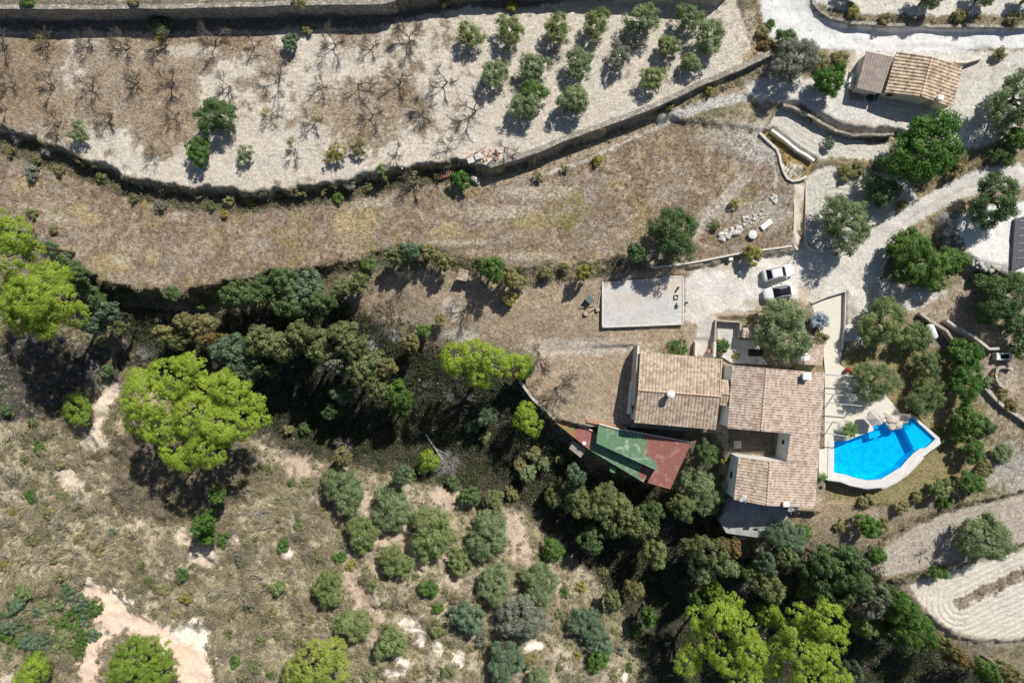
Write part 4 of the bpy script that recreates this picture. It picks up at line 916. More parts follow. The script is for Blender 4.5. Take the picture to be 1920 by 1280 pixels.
# steps down beside the house
def steps(name, quad, n, z0, dz, mat, label, grp=None):
    A, B, C, D = [np.array(q, float) for q in quad]; c = P(*((A + C) / 2), z0); r = root(name, c, label, "steps", grp)
    for k in range(n):
        t0, t1 = k / n, (k + 1) / n; z = z0 + dz * k
        q = [A + (D - A) * t0, B + (C - B) * t0, B + (C - B) * t1, A + (D - A) * t1]
        w_ = [P(*x, z) - c for x in q]; MB().prism([(x.x, x.y) for x in w_], -1.2, z - z0 - (.0)).build("step", mat, r)
steps("garden_steps", [(1583,610),(1618,604),(1617,654),(1582,656)], 6, .0, -.16, plain_mat("white_step", (.74, .73, .70), .06, 2, 0), "wide white garden steps right of the paved walk under the tree")
steps("terrace_steps", [(1536,842),(1550.5,842),(1549,892),(1533,892)], 5, -.55, -.22, plain_mat("white_stair", (.80, .79, .76), .05, 2, 0), "white steps going down between the right house and the pool")

# pergola of single poles on the terrace
rp = root("pergola", P(1580, 750, -.5), "open pergola of thin grey poles reaching from the right house over the terrace", "pergola")
for a, b3 in (((1546,702),(1622,706)), ((1545,737),(1580,741)), ((1544,754),(1617,761)), ((1541,790),(1578,794)), ((1539,809),(1594,820))):
    p0, p1 = P(*a, 2.1), P(*b3, 2.0); MB().tube(p0 - rp.location, p1 - rp.location, .075, .07, 6).build("pole", M['greyt'], rp)
    MB().tube(p1 - rp.location, Vector((p1.x, p1.y, -.6)) - rp.location, .07, .07, 6).build("post", M['greyt'], rp)
# parasol
p = place(1630, 776, 0); p.z = -.5; ru = root("parasol", p, "square cream parasol standing tilted between the terrace and the pool steps", "parasol", rz=.2)
MB().tube((0, 0, 0), (0, 0, 2.5), .03).build("pole", M['greyt'], ru); MB().lathe((0, 0, 0), [(.3, 0), (.3, .08), (.06, .12)], 14).build("base", M['concrete'], ru)
cv = [(math.cos(t) * r_, math.sin(t) * r_, z) for r_, z in ((1.25, 2.1),) for t in [math.pi / 8 * 0 + 2 * math.pi * i / 6 for i in range(6)]] + [(0, 0, 2.62)] + [(math.cos(2 * math.pi * i / 6) * 1.25, math.sin(2 * math.pi * i / 6) * 1.25, 1.95) for i in range(6)]
o = MB().add(cv, [(i, (i + 1) % 6, 6) for i in range(6)] + [(7 + i, 7 + (i + 1) % 6, (i + 1) % 6, i) for i in range(6)]).build("canopy", M['fabric'], ru); o.rotation_euler = (.1, -.14, 0)
for i in range(6): MB().tube((0, 0, 2.58), (math.cos(2 * math.pi * i / 6) * 1.22, math.sin(2 * math.pi * i / 6) * 1.22, 2.06), .015).build("rib", M['greyt'], ru)

# ---------------------------------------------------------------- cars
def car(px, py, ang, length, white_roof, label):
    p = place(px, py, 1.0); r = root("parked_car", p, label, "car", "white cars parked on the driveway", rz=ang)
    L = length / 2; W = .92
    # lower body: closed sections along x (front = +x)
    secs = [(-L, .70, .45, .80), (-L + .10, .84, .30, .92), (-L + .45, W, .22, .98), (-.9, W + .01, .20, .98), (.6, W + .01, .20, .97), (L - 1.15, W, .20, .96), (L - .5, .86, .24, .86), (L - .12, .70, .34, .72), (L, .52, .42, .60)]
    V = []; k = 12
    for x, hw, z0, z1 in secs:
        zm = (z0 + z1) / 2
        for yy, zz in ((-hw * .85, z0), (-hw, z0 + .12), (-hw * 1.0, zm), (-hw * .97, z1 - .08), (-hw * .86, z1), (-hw * .4, z1 + .035), (hw * .4, z1 + .035), (hw * .86, z1), (hw * .97, z1 - .08), (hw, zm), (hw, z0 + .12), (hw * .85, z0)): V.append((x, yy, zz))
    F = [(i * k + j, i * k + (j + 1) % k, (i + 1) * k + (j + 1) % k, (i + 1) * k + j) for i in range(len(secs) - 1) for j in range(k)]
    F += [tuple(range(k - 1, -1, -1)), tuple(range((len(secs) - 1) * k, len(secs) * k))]
    MB().add(V, F).build("body", M['paint'], r, smooth=True)
    def slab(xa, xb, za, zb, wa, wb, name, mat, parent=r, th=.03):
        """panel from (xa,za) to (xb,zb), slightly crowned"""
        V = []; n = 7; mseg = 5
        for i in range(mseg + 1):
            t = i / mseg; x = xa + (xb - xa) * t; z = za + (zb - za) * t; w_ = wa + (wb - wa) * t
            for j in range(n):
                s = -1 + 2 * j / (n - 1); V.append((x - .06 * s * s * (1 if xb > xa else -1) * 0, s * w_, z - .045 * s * s))
        F = [(i * n + j, (i + 1) * n + j, (i + 1) * n + j + 1, i * n + j + 1) for i in range(mseg) for j in range(n - 1)]
        mb = MB().add(V, F); o = mb.build(name, mat, parent, smooth=True); m_ = o.modifiers.new("thick", 'SOLIDIFY'); m_.thickness = th; m_.offset = -1; return o
    rf, rb = .25, -L + .95; zt = 1.56
    roofm = M['paint'] if white_roof else M['darkroof']
    slab(rb, rf, zt, zt, .62, .60, "roof", roofm)
    slab(rf + .01, L - 1.25, zt - .01, 1.02, .59, .74, "windscreen", M['glass'])
    slab(-L + .42, rb - .01, 1.08, zt - .01, .70, .61, "rear_window", M['glass'])
    for s in (-1, 1):
        V = [(L - 1.2, s * .80, .96), (-L + .45, s * .80, .98), (rb, s * .625, zt - .05), (rf, s * .605, zt - .05)]
        o = MB().add(V, [(0, 1, 2, 3)]).build("side_window", M['glass'], r); m_ = o.modifiers.new("thick", 'SOLIDIFY'); m_.thickness = .03
        MB().tube((rf, s * .61, zt - .04), (L - 1.22, s * .77, .98), .035).tube((rb, s * .63, zt - .04), (-L + .42, s * .76, 1.02), .05).tube((rf, s * .61, zt - .03), (rb, s * .63, zt - .03), .03).build("pillar", M['paint'], r)
        MB().tube((rf - .1, s * .56, zt + .03), (rb + .1, s * .57, zt + .03), .018).build("roof_rail", M['grey'], r)
        MB().box((L - 1.35, s * 1.03, 1.0), (.16, .2, .13)).build("mirror", M['paint'], r, bevel=.03)
        MB().box((L - .25, s * .6, .66), (.2, .28, .10), s * -.5).build("headlight", M['grey'], r, bevel=.02)
        MB().box((-L + .04, s * .66, .82), (.08, .22, .12)).build("tail_light", M['red'], r, bevel=.02)
        for x in (L - .82, -L + .85):
            w_ = MB().tube((x, s * .74, .33), (x, s * .935, .33), .33, .33, 20).build("wheel", M['rubber'], r)
            MB().tube((x, s * .936, .33), (x, s * .95, .33), .2, .18, 12).build("rim", M['grey'], w_)
    return r
car(1461, 511, math.radians(12), 4.35, True, "white car with a white roof, the upper of the two parked together")
car(1461, 548, math.radians(190), 4.15, False, "white car with a black roof, half under the tree and the lower of the two")

# ---------------------------------------------------------------- concrete slab and clutter
sl4_ = [(1130,528),(1160,526.5),(1216,522),(1247,518),(1281,518),(1281,540),(1281,607),(1210,610.5),(1130,613)]
def slabcol(px, py):
    c = np.array((.52, .51, .49)) + fbm(px, py, 14, 4, 3)[..., None] * .05; t = sstep(.0, .6, fbm(px, py, 30, 3, 12) + (560 - py) * .012 + np.where(px > 1180, .1, -.2))[..., None] * .6
    return c * (1 - t) + np.array((.58, .48, .385)) * t
rs = root("concrete_platform", P(1205, 566, -.6), "large stained rectangular concrete platform beside the driveway", "platform")
deck(rs, [(1130,528),(1281,518),(1281,607),(1130,613)], .1, .8, slabcol, M['deckpaint'], "slab")
mb = MB()
for x0, y0, x1, y1 in ((1130,528,1130,613),(1130,613,1281,607),(1281,518,1281,607),(1240,519,1281,518),(1166,526,1166,612),(1202,572,1202,610),(1236,570,1236,609),(1202,570,1232,569),(1268,590,1268,608)):
    a, b3 = P(x0, y0, .11), P(x1, y1, .11); big_ = y0 in (528, 613, 518, 519) and x0 != 1166
    mb.box((a + b3) / 2 - rs.location + Vector((0, 0, .02 if big_ else -.003)), ((b3 - a).length, .22 if big_ else .05, .08 if big_ else .02), math.atan2((b3 - a).y, (b3 - a).x))
mb.build("edge_strip", M['concrete_l'], rs)
CH = "loose blocks on the concrete platform"
for px, py, d, lab in ((1272.5,538,(.22,.2,.9),"upright block at the right end of the concrete platform, topmost of three"),(1268,556,(.6,.6,.3),"square hollow block at the right end of the concrete platform, middle of three"),(1271,570,(.35,.45,.55),"block at the right end of the concrete platform, lowest of three")):
    p = P(px, py, .12); mb = MB()
    if d[0] == .6:
        for s in (-1, 1): mb.box((s * .27, 0, .15), (.06, .6, .3)); mb.box((0, s * .27, .15), (.48, .06, .3))
    else: mb.box((0, 0, d[2] / 2), d); mb.box((0, 0, d[2] + .03), (d[0] + .06, d[1] + .06, .06))
    tag(mb.build("concrete_block", M['concrete_l'], None, p), lab, "block", CH)
p = place(1286, 568); tag(MB().box((0, 0, .35), (.18, .18, .7)).box((0, 0, .72), (.24, .24, .06)).build("short_post", M['blackp'], None, p), "short dark post just right of the concrete platform", "post")
p = place(1171, 525, .4); tag(MB().lathe((0, 0, 0), [(.25, 0), (.36, .1), (.36, .5), (.2, .56)], 16).build("round_pot", M['concrete_l'], None, p, smooth=True), "round pale pot on the upper edge of the concrete platform", "pot")
p = place(1104, 562, .5); rb_ = root("compost_bin", p, "dark green box shaped compost bin left of the concrete platform", "compost bin", rz=.75)
MB().box((0, 0, .45), (.85, .85, .9)).build("body", M['greenp'], rb_, bevel=.03); o = MB().box((0, 0, .95), (.95, .95, .08)).build("lid", plain_mat("faded_green_lid", (.10, .16, .15), .1, 3, 0, .5), rb_, bevel=.03); o.rotation_euler = (0, .06, 0)
for a, b3, r_, lab in (((1086,577),(1121,572),.11,"long thin log lying left of the concrete platform, upper one"),((1120,575),(1126,545),.10,"thin log along the left edge of the concrete platform"),((1102,584),(1119,575),.20,"thick cut log under the compost bin, longer one")):
    p0, p1 = place(*a), place(*b3); tag(MB().tube((0, 0, r_), p1 - p0 + Vector((0, 0, r_)), r_, r_ * .85, 10).build("log", M['timber'], None, p0), lab, "log", "cut logs beside the platform")
for (px, py, r_, lab) in ((1098,588,.36,"stubby round stump at the lower left of the log pile"),(1120,581,.3,"round log end nearest the concrete platform")):
    p = place(px, py); tag(MB().lathe((0, 0, 0), [(r_, 0), (r_ * 1.05, .3), (r_ * .9, .42)], 12).build("log_stump", M['timber'], None, p), lab, "stump")
p = place(1192, 619); tag(MB().box((0, 0, .05), (.2, 1.1, .06), -.3).build("plank", M['timber'], None, p), "short pale plank on the grass below the concrete platform", "plank")
# tank, water tank, slabs near the stone pile
p = place(1411, 440, .4); rt = root("water_butt", p, "round white lidded tank beside the heap of white stones", "tank")
MB().lathe((0, 0, 0), [(.52, 0), (.56, .1), (.56, .5)], 12).build("drum", M['tank'], rt, smooth=True); MB().lathe((0, 0, .5), [(.6, 0), (.6, .06), (.3, .15), (.08, .17)], 12).build("lid", M['tank'], rt)
p = place(1437, 421, .25); tag(MB().box((0, 0, .28), (1.7, .75, .14), math.radians(38)).box((-.5, -.4, .1), (.3, .3, .22)).box((.5, .4, .1), (.3, .3, .22)).build("white_slab", M['white'], None, p), "rectangular white slab propped on blocks near the heap of stones", "slab")
p = place(1398, 407, .1); tag(MB().box((0, 0, .1), (.9, .35, .2), .1).build("beige_block", M['cream'], None, p), "small beige block above the heap of white stones", "block")
p = place(1369, 486, .3); tag(MB().box((0, 0, .35), (.5, .35, .6)).box((0, 0, .68), (.56, .4, .06)).build("meter_box", M['white'], None, p), "small white box standing against the field wall", "box")
def rock(name, px, py, r, lab, grp=None, mat=None, fl=.6):
    p = place(px, py, r * .3); bm = bmesh.new(); bmesh.ops.create_icosphere(bm, subdivisions=2, radius=r)
    sx, sy = random.uniform(.8, 1.35), random.uniform(.7, 1.1); a = random.uniform(0, 3.1)
    for vv in bm.verts:
        q = vv.co * (1 + .4 * (random.random() - .5)); vv.co = Matrix.Rotation(a, 3, 'Z') @ Vector((q.x * sx, q.y * sy, q.z * fl))
    me = bpy.data.meshes.new(name); bm.to_mesh(me); bm.free(); p.z += r * fl * .55
    return tag(link(name, me, mat or M['rock'], None, p), lab, "rock", grp)
for k in range(34):
    t = random.random(); px = 1350 + 42 * t + random.uniform(-5, 5); py = 446 - 20 * t + random.uniform(-8, 8)
    rock("rubble_stone", px, py, random.uniform(.2, .42), "angular white stone in the heap left of the round white tank", "white stones heaped near the round tank", fl=.8)
for k in range(16):
    t = random.random(); px = 1396 + 40 * t + random.uniform(-6, 6); py = 420 - 22 * t + random.uniform(-6, 6)
    rock("loose_stone", px, py, random.uniform(.12, .25), "small pale stone strewn above the round white tank", "small stones strewn above the tank", fl=.7)
for k in range(9): rock("wall_stone", 1452 + random.uniform(-6, 8), 372 + random.uniform(-8, 8), random.uniform(.15, .3), "grey stone in the small heap left of the footpath", "grey stones left of the footpath")
rock("boulder", 890, 336, .85, "big grey boulder at the left end of the orchard retaining wall", mat=M['stone_l'])
for k in range(46):
    t = random.random(); ln = [(1776,415),(1782,440),(1792,462),(1812,484),(1840,500),(1880,512)]; i = min(4, int(t * 5)); f_ = t * 5 - i
    px = ln[i][0] * (1 - f_) + ln[i + 1][0] * f_ + random.uniform(-9, 12); py = ln[i][1] * (1 - f_) + ln[i + 1][1] * f_ + random.uniform(-9, 5)
    rock("bank_stone", px, py, random.uniform(.25, .5), "grey blue stone piled on the bank below the white gravel terrace", "stones piled on the gravel terrace bank", mat=M['stone_l'] if k % 3 else M['rock'])
# plastic sheets / ash by the ravine
# white tank under tree, glass topped unit
p = place(1745, 622, .6); rw_ = root("gas_tank", p, "rounded white tank half hidden under the trees right of the garden steps", "tank", rz=-1.2)
mb = MB(); prof = [(-1.15, .25), (-1.0, .5), (-.8, .62), (.8, .62), (1.0, .5), (1.15, .25)]
vs = [(x, r_ * math.cos(2 * math.pi * i / 16), .75 + r_ * math.sin(2 * math.pi * i / 16)) for x, r_ in prof for i in range(16)]
mb.add(vs, [(j * 16 + i, j * 16 + (i + 1) % 16, (j + 1) * 16 + (i + 1) % 16, (j + 1) * 16 + i) for j in range(5) for i in range(16)] + [tuple(range(15, -1, -1)), tuple(range(80, 96))]).build("cylinder", M['tank'], rw_, smooth=True)
for x in (-.7, .7): MB().box((x, 0, .15), (.15, .9, .3)).build("foot", M['concrete'], rw_)
p = place(1879, 668, .6); rx = root("skylight_box", p, "white framed box with a dark glass top at the right, below the angled grey wall", "glass box")
MB().box((0, 0, .45), (1.95, 1.0, .9)).build("frame", M['white'], rx, bevel=.04); MB().box((.15, 0, .92), (1.2, .6, .03)).build("glass_top", M['glass'], rx)
for i, (px, py) in enumerate([(1730,625),(1737,634),(1744,640)]):
    p = place(px, py, .4); tag(MB().box((0, 0, .42), (.5, .5, .05), i).box((.22, 0, .65), (.05, .5, .45)).box((-.2, -.2, .2), (.04, .04, .4)).box((.2, .2, .2), (.04, .04, .4)).box((-.2, .2, .2), (.04, .04, .4)).box((.2, -.2, .2), (.04, .04, .4)).build("garden_chair", M['white'], None, p), "white plastic garden chair half hidden by leaves below the white tank", "chair", "white chairs by the tank")
# at right edge: dark slab added in place of a pergola's shadow
rc = root("shadow_slab", P(1925, 455, 2), "low dark slab in place of a shadow, with pale bars, at the right edge", "shadow_slab")
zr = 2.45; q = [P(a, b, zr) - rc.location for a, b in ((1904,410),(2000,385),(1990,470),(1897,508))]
mb = MB().prism([(t.x, t.y) for t in q], zr - 2 - .3, zr - 2); mb.build("roof", plain_mat("dark_blue_grey_shade", (.10, .10, .12), .1, 2, 0, .5), rc)  # this dark top stands in for shade on the gravel
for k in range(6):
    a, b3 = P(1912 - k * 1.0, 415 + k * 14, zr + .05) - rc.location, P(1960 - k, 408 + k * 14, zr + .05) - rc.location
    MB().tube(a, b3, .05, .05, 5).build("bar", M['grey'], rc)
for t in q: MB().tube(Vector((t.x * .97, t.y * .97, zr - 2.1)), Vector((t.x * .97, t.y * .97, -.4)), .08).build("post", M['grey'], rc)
# dishes, flowers pots, misc on and around the houses
def dish(px, py, z, face, lab, r_=.42):
    p = P(px, py, z); r = root("satellite_dish", p, lab, "satellite dish", "satellite dishes on the right house", rz=face)
    MB().tube((0, 0, -.9), (0, 0, .1), .03).build("mast", M['grey'], r)
    N = 16; rings = [(0, 0), (r_ * .5, .03), (r_, .12)]
    vs = [(0, 0, 0)] + [(rr * math.cos(2 * math.pi * i / N), rr * math.sin(2 * math.pi * i / N), h) for rr, h in rings[1:] for i in range(N)]
    fs = [(0, 1 + i, 1 + (i + 1) % N) for i in range(N)] + [(1 + i, 1 + N + i, 1 + N + (i + 1) % N, 1 + (i + 1) % N) for i in range(N)]
    o = MB().add(vs, fs).build("reflector", M['white'], r, smooth=True); o.rotation_euler = (0, math.radians(38), 0); o.location = (.08, 0, .15); m_ = o.modifiers.new("t", 'SOLIDIFY'); m_.thickness = .02
    MB().tube((.1, 0, .1), (.62, 0, .45), .02).box((.62, 0, .45), (.1, .08, .08)).build("arm", M['grey'], r)
dish(1391, 933, 3.7, -1.0, "large white satellite dish at the lower left corner of the right house", .6)
dish(1481, 953, 2.6, -1.6, "satellite dish hanging below the lower eave of the right house", .45)
tag(MB().box((0, 0, 0), (.75, .6, .5)).box((0, 0, .3), (.85, .7, .08)).build("roof_box", M['white'], None, P(1473, 944, 3.5)), "white square box on the lower eave of the right house roof", "roof box")
tag(MB().tube((-.9, 0, 0), (.9, .25, .1), .03).tube((-.6, -.3, 0), (-.4, .5, .05), .02).tube((.4, -.3, .1), (.5, .5, .1), .02).tube((0, 0, -.8), (0, .1, .1), .03).build("tv_antenna", M['grey'], None, P(1484, 957, 2.4)), "thin television antenna below the lower eave of the right house", "antenna")
p = P(1586, 693, -.5); rq = root("flower_pot", p, "terracotta pot with red flowers on the terrace beside the lawn", "flower pot")
MB().lathe((0, 0, 0), [(.18, 0), (.28, .35), (.3, .4)], 14).build("pot", M['terra'], rq, smooth=True)
bm = bmesh.new(); bmesh.ops.create_icosphere(bm, subdivisions=2, radius=.35)
for vv in bm.verts: vv.co *= 1 + .4 * (random.random() - .5)
me = bpy.data.meshes.new("flowers"); bm.to_mesh(me); bm.free(); o = link("flowers", me, plain_mat("red_flowers", (.50, .05, .06), .3, 8, 0), rq, (0, 0, .6))
tag(MB().lathe((0, 0, 0), [(.2, 0), (.32, .2), (.32, .55), (.26, .6)], 14).build("urn", M['blackp'], None, P(1535, 912, -1.6), smooth=True), "dark round urn at the lower right side of the right house", "urn")
tag(MB().lathe((0, 0, 0), [(.3, 0), (.36, .25), (.34, .5)], 14).build("ramp_pot", M['terra'], None, P(1329, 659, -.7), smooth=True), "round planter at the lower end of the concrete ramp", "planter")
p = place(1354, 668, .3); tag(MB().box((0, 0, .6), (.5, .3, 1.3)).box((.5, .1, .2), (.7, .35, .3)).build("gate_post", M['white'], None, p), "white gate post beside the upper right corner of the left house", "gate post")
p = place(1416, 661, .2); tag(MB().box((0, 0, .2), (2.0, .9, .3)).box((0, 0, .36), (2.1, 1.0, .04)).build("dark_hatch", M['blackp'], None, p), "long dark hatch in the sunken court above the right house", "hatch")
for i, (a, b3, lab) in enumerate([((1478,492),(1487,478),"thin pole lying by the end of the field wall"),((1792,545),(1783,562),"thin post casting a shadow right of the big green tree, left one"),((1815,550),(1806,566),"thin post casting a shadow right of the big green tree, right one")]):
    p = place(*a); q = place(*b3); tag(MB().tube((0, 0, .1), q - p + Vector((0, 0, .1)), .05, .05, 6).build("pole", M['timber'], None, p), lab, "pole")
# ================================================================ plants
LM = {}
for k, a, b2, t in (("olive", (.16, .215, .10), (.35, .43, .22), .32), ("olive_lt", (.16, .21, .07), (.34, .41, .17), .3), ("dark", (.07, .125, .045), (.20, .29, .12), .3),
                    ("green", (.07, .145, .03), (.19, .31, .08), .3), ("pine", (.20, .31, .03), (.43, .54, .075), .36), ("pine_y", (.22, .28, .05), (.44, .50, .11), .3), ("olive_dk", (.11, .165, .065), (.26, .34, .14), .3), ("pine_g", (.15, .25, .03), (.32, .43, .07), .34),
                    ("khaki", (.19, .19, .075), (.40, .37, .18), .25), ("teal", (.095, .15, .085), (.22, .31, .19), .28), ("grey", (.15, .17, .12), (.32, .34, .26), .2),
                    ("oak", (.13, .165, .06), (.31, .35, .16), .28), ("rust", (.16, .12, .05), (.33, .24, .10), .2), ("bright", (.055, .145, .025), (.17, .31, .07), .3),
                    ("blue", (.20, .25, .30), (.46, .52, .62), .2), ("magenta", (.20, .05, .14), (.42, .12, .28), .2), ("yellow", (.22, .22, .05), (.40, .38, .10), .2)):
    LM[k] = leaf_mat("foliage_" + k, a, b2, t)

def leaves_at(c, nrm, size, asp, r):
    """quads at c facing roughly nrm"""
    N = len(c); nrm = nrm / (np.linalg.norm(nrm, axis=1, keepdims=True) + 1e-9)
    t = r.normal(size=(N, 3)); t -= nrm * (t * nrm).sum(1, keepdims=True); t /= np.linalg.norm(t, axis=1, keepdims=True) + 1e-9
    b_ = np.cross(nrm, t); s = size[:, None]
    v = np.stack([c - t * s, c - b_ * s * asp, c + t * s, c + b_ * s * asp], 1).reshape(-1, 3)
    return v, np.arange(4 * N).reshape(N, 4)
def crown_mesh(name, R, ncl, clr, nleaf, lsize, seed, flat=.78, gap=.0, open_=.0, lobes=None, up=.6, shell=.5, asp=.5):
    """unit-less crown of radius R centred on z=0; leaf clumps spread through the volume"""
    r = np.random.default_rng(seed); C = []; K = []; LN = []
    an = [r.uniform(0, 6.28) for _ in range(4)]
    if lobes is None:
        while len(C) < ncl:
            d = r.normal(size=3); d /= np.linalg.norm(d)
            if d[2] < -.55: continue
            az = math.atan2(d[1], d[0]); rad = 1 + .16 * math.sin(2 * az + an[0]) + .13 * math.sin(3 * az + an[1]) + .10 * math.sin(5 * az + an[2])
            if gap and r.random() < gap and math.sin(2.5 * az + an[3]) > .35: continue
            q = shell + (1 - shell) * r.random() ** .6
            if open_ and np.hypot(d[0], d[1]) * q < open_ and r.random() < .8: continue
            q = q * rad * (1 - clr * .5)
            C.append((d[0] * q, d[1] * q, d[2] * q * flat)); K.append(clr * r.uniform(.7, 1.25))
    else:
        tot = sum(l[3] ** 2 for l in lobes)
        for lx, ly, lz, lr in lobes:
            k = int(ncl * lr * lr / tot); m_ = 0
            while m_ < k:
                d = r.normal(size=3); d /= np.linalg.norm(d)
                if d[2] < -.35: continue
                q = lr * (.78 + .24 * r.random()); C.append((lx + d[0] * q, ly + d[1] * q, lz + d[2] * q * flat)); K.append(clr * r.uniform(.7, 1.3)); LN.append(d); m_ += 1
    C = np.array(C) * R; K = np.array(K) * R; n = len(C); LN = np.array(LN)
    if lobes is not None: K = K * np.exp(r.normal(0, .42, n))
    cl = np.repeat(np.arange(n), nleaf) if lobes is None else np.repeat(np.arange(n), np.clip((nleaf * (K / K.mean()) ** 2).astype(int), 6, 220))
    d = r.normal(size=(len(cl), 3)); d /= np.linalg.norm(d, axis=1, keepdims=True); d[:, 2] = np.abs(d[:, 2]) * .9 - .25
    pos = C[cl] + d * K[cl][:, None] * (r.random(len(cl)) ** .35)[:, None]
    nr = d * 1.15 + np.array([0, 0, up]) + r.normal(size=d.shape) * .38
    if lobes is not None: nr = nr + LN[cl] * .8
    sz = lsize * r.uniform(.6, 1.35, len(cl))
    v, f = leaves_at(pos, nr, sz, asp, r)
    tc = r.random(n); tint = np.clip(tc[cl] * .6 + r.random(len(cl)) * .4, 0, 1)
    return fast_mesh(name, v, f, tint=np.repeat(tint, 4))
def trunk_mesh(name, R, seed, h=1.0, limbs=5):
    r = random.Random(seed); mb = MB(); top = Vector((r.uniform(-.1, .1) * R, r.uniform(-.1, .1) * R, -.15 * R))
    b0 = Vector((0, 0, -h)); mid = b0.lerp(top, .55) + Vector((r.uniform(-.06, .06), r.uniform(-.06, .06), 0)) * R
    mb.tube(b0, mid, .13 * R ** .5, .10 * R ** .5, 7); mb.tube(mid, top, .10 * R ** .5, .075 * R ** .5, 7)
    for k in range(limbs):
        a = k * 6.283 / limbs + r.uniform(-.4, .4); e = Vector((math.cos(a) * .5 * R, math.sin(a) * .5 * R, r.uniform(-.15, .2) * R)); s = mid.lerp(top, r.random())
        m_ = s.lerp(e, .5) + Vector((0, 0, .08 * R)); mb.tube(s, m_, .06 * R ** .5, .04 * R ** .5, 5); mb.tube(m_, e, .04 * R ** .5, .015, 5)
        for j in range(2):
            e2 = e + Vector((r.uniform(-.3, .3), r.uniform(-.3, .3), r.uniform(-.1, .25))) * R; mb.tube(m_, e2, .025, .01, 4)
    me = bpy.data.meshes.new(name); me.from_pydata(mb.v, [], mb.f); me.update(); me.materials.append(M['bark']); return me
def bare_mesh(name, R, seed, dead=False, spray=False, lean=0.0, twigs=1.0):
    """leafless crown: trunk base at z=0"""
    r = random.Random(seed); mb = MB()
    def grow(p, d, ln, rad, lev):
        n = 3; q = p
        for i in range(n):
            d2 = (d + Vector((r.uniform(-1, 1), r.uniform(-1, 1), r.uniform(-.5, .7))) * .33).normalized(); q2 = q + d2 * ln / n
            mb.tube(q, q2, rad * (1 - i * .2), rad * (1 - (i + 1) * .2), 5 if rad > .03 else 3, caps=False); q = q2; d = d2
            if lev > 0 and (i > 0 or lev < 3):
                for k in range(2 if lev > 1 else (2 if r.random() < twigs else 1)):
                    dd = (d + Vector((r.uniform(-1, 1), r.uniform(-1, 1), r.uniform(-.45, .55))) * .95).normalized()
                    grow(q, dd, ln * r.uniform(.5, .8), rad * .52, lev - 1)
        if lev > 0: grow(q, d, ln * .7, rad * .5, lev - 1)
    if spray:
        for k in range(int(26 * twigs)):
            a = r.uniform(0, 6.28); el = r.uniform(.1, 1.2); d = Vector((math.cos(a) * math.cos(el), math.sin(a) * math.cos(el), math.sin(el) * .8)); grow(Vector((0, 0, 0)), d.normalized(), R * r.uniform(.5, .8), .02, 1)
    else:
        t = Vector((lean * .5 + r.uniform(-.12, .12), r.uniform(-.12, .12), .30)) * R; mb.tube((0, 0, -.3), t * .5, .10, .09, 7); mb.tube(t * .5, t, .09, .085, 7)
        for k in range(r.choice((3, 4))):
            a = k * 1.9 + r.uniform(-.5, .5); grow(t, Vector((math.cos(a) + lean * .4, math.sin(a), r.uniform(.35, .9))).normalized(), R * .55, .065, 3 if R > 1.2 else 2)
    me = bpy.data.meshes.new(name); me.from_pydata(mb.v, [], mb.f); me.update(); return me

# --- mesh variants (radius 1; leaf sizes chosen for the size class)
CM = {}
def variants(style, cls):
    key = (style, cls)
    if key in CM: return CM[key]
    Rc = {'S': 1.0, 'M': 1.9, 'L': 3.4}[cls]; base = {'S': (40, 42), 'M': (95, 60), 'L': (230, 70)}[cls]; ls = .115 / Rc
    cr = {'S': .33, 'M': .24, 'L': .175}[cls]; out = []
    for s in range(4):
        sd = hash_(style) + s * 13 + len(cls) + int(Rc * 10)
        if style == 'round': me = crown_mesh("crown_leaves", 1, base[0], cr, base[1], ls, sd)
        elif style == 'open': me = crown_mesh("crown_leaves", 1, int(base[0] * .95), cr * .95, int(base[1] * .85), ls * .85, sd, flat=.75, gap=.12, open_=.16, shell=.42)
        elif style == 'loose': me = crown_mesh("crown_leaves", 1, int(base[0] * .6), cr * .9, int(base[1] * .6), ls, sd, flat=.6, gap=.6, shell=.3)
        elif style == 'sparse': me = crown_mesh("crown_leaves", 1, 16, cr, 12, ls * .8, sd, flat=.6, gap=.5, shell=.3)
        elif style == 'bush': me = crown_mesh("crown_leaves", 1, int(base[0] * .8), cr * 1.1, base[1], ls, sd, flat=.55, gap=.35, shell=.35)
        out.append(me)
    CM[key] = out; return out
def hash_(s): return sum(ord(c) * (i + 3) for i, c in enumerate(s))
TR = {}
def trunks(cls):
    if cls not in TR: TR[cls] = [trunk_mesh("trunk_limbs", 1, 50 + s, 1.15) for s in range(3)]
    return TR[cls]

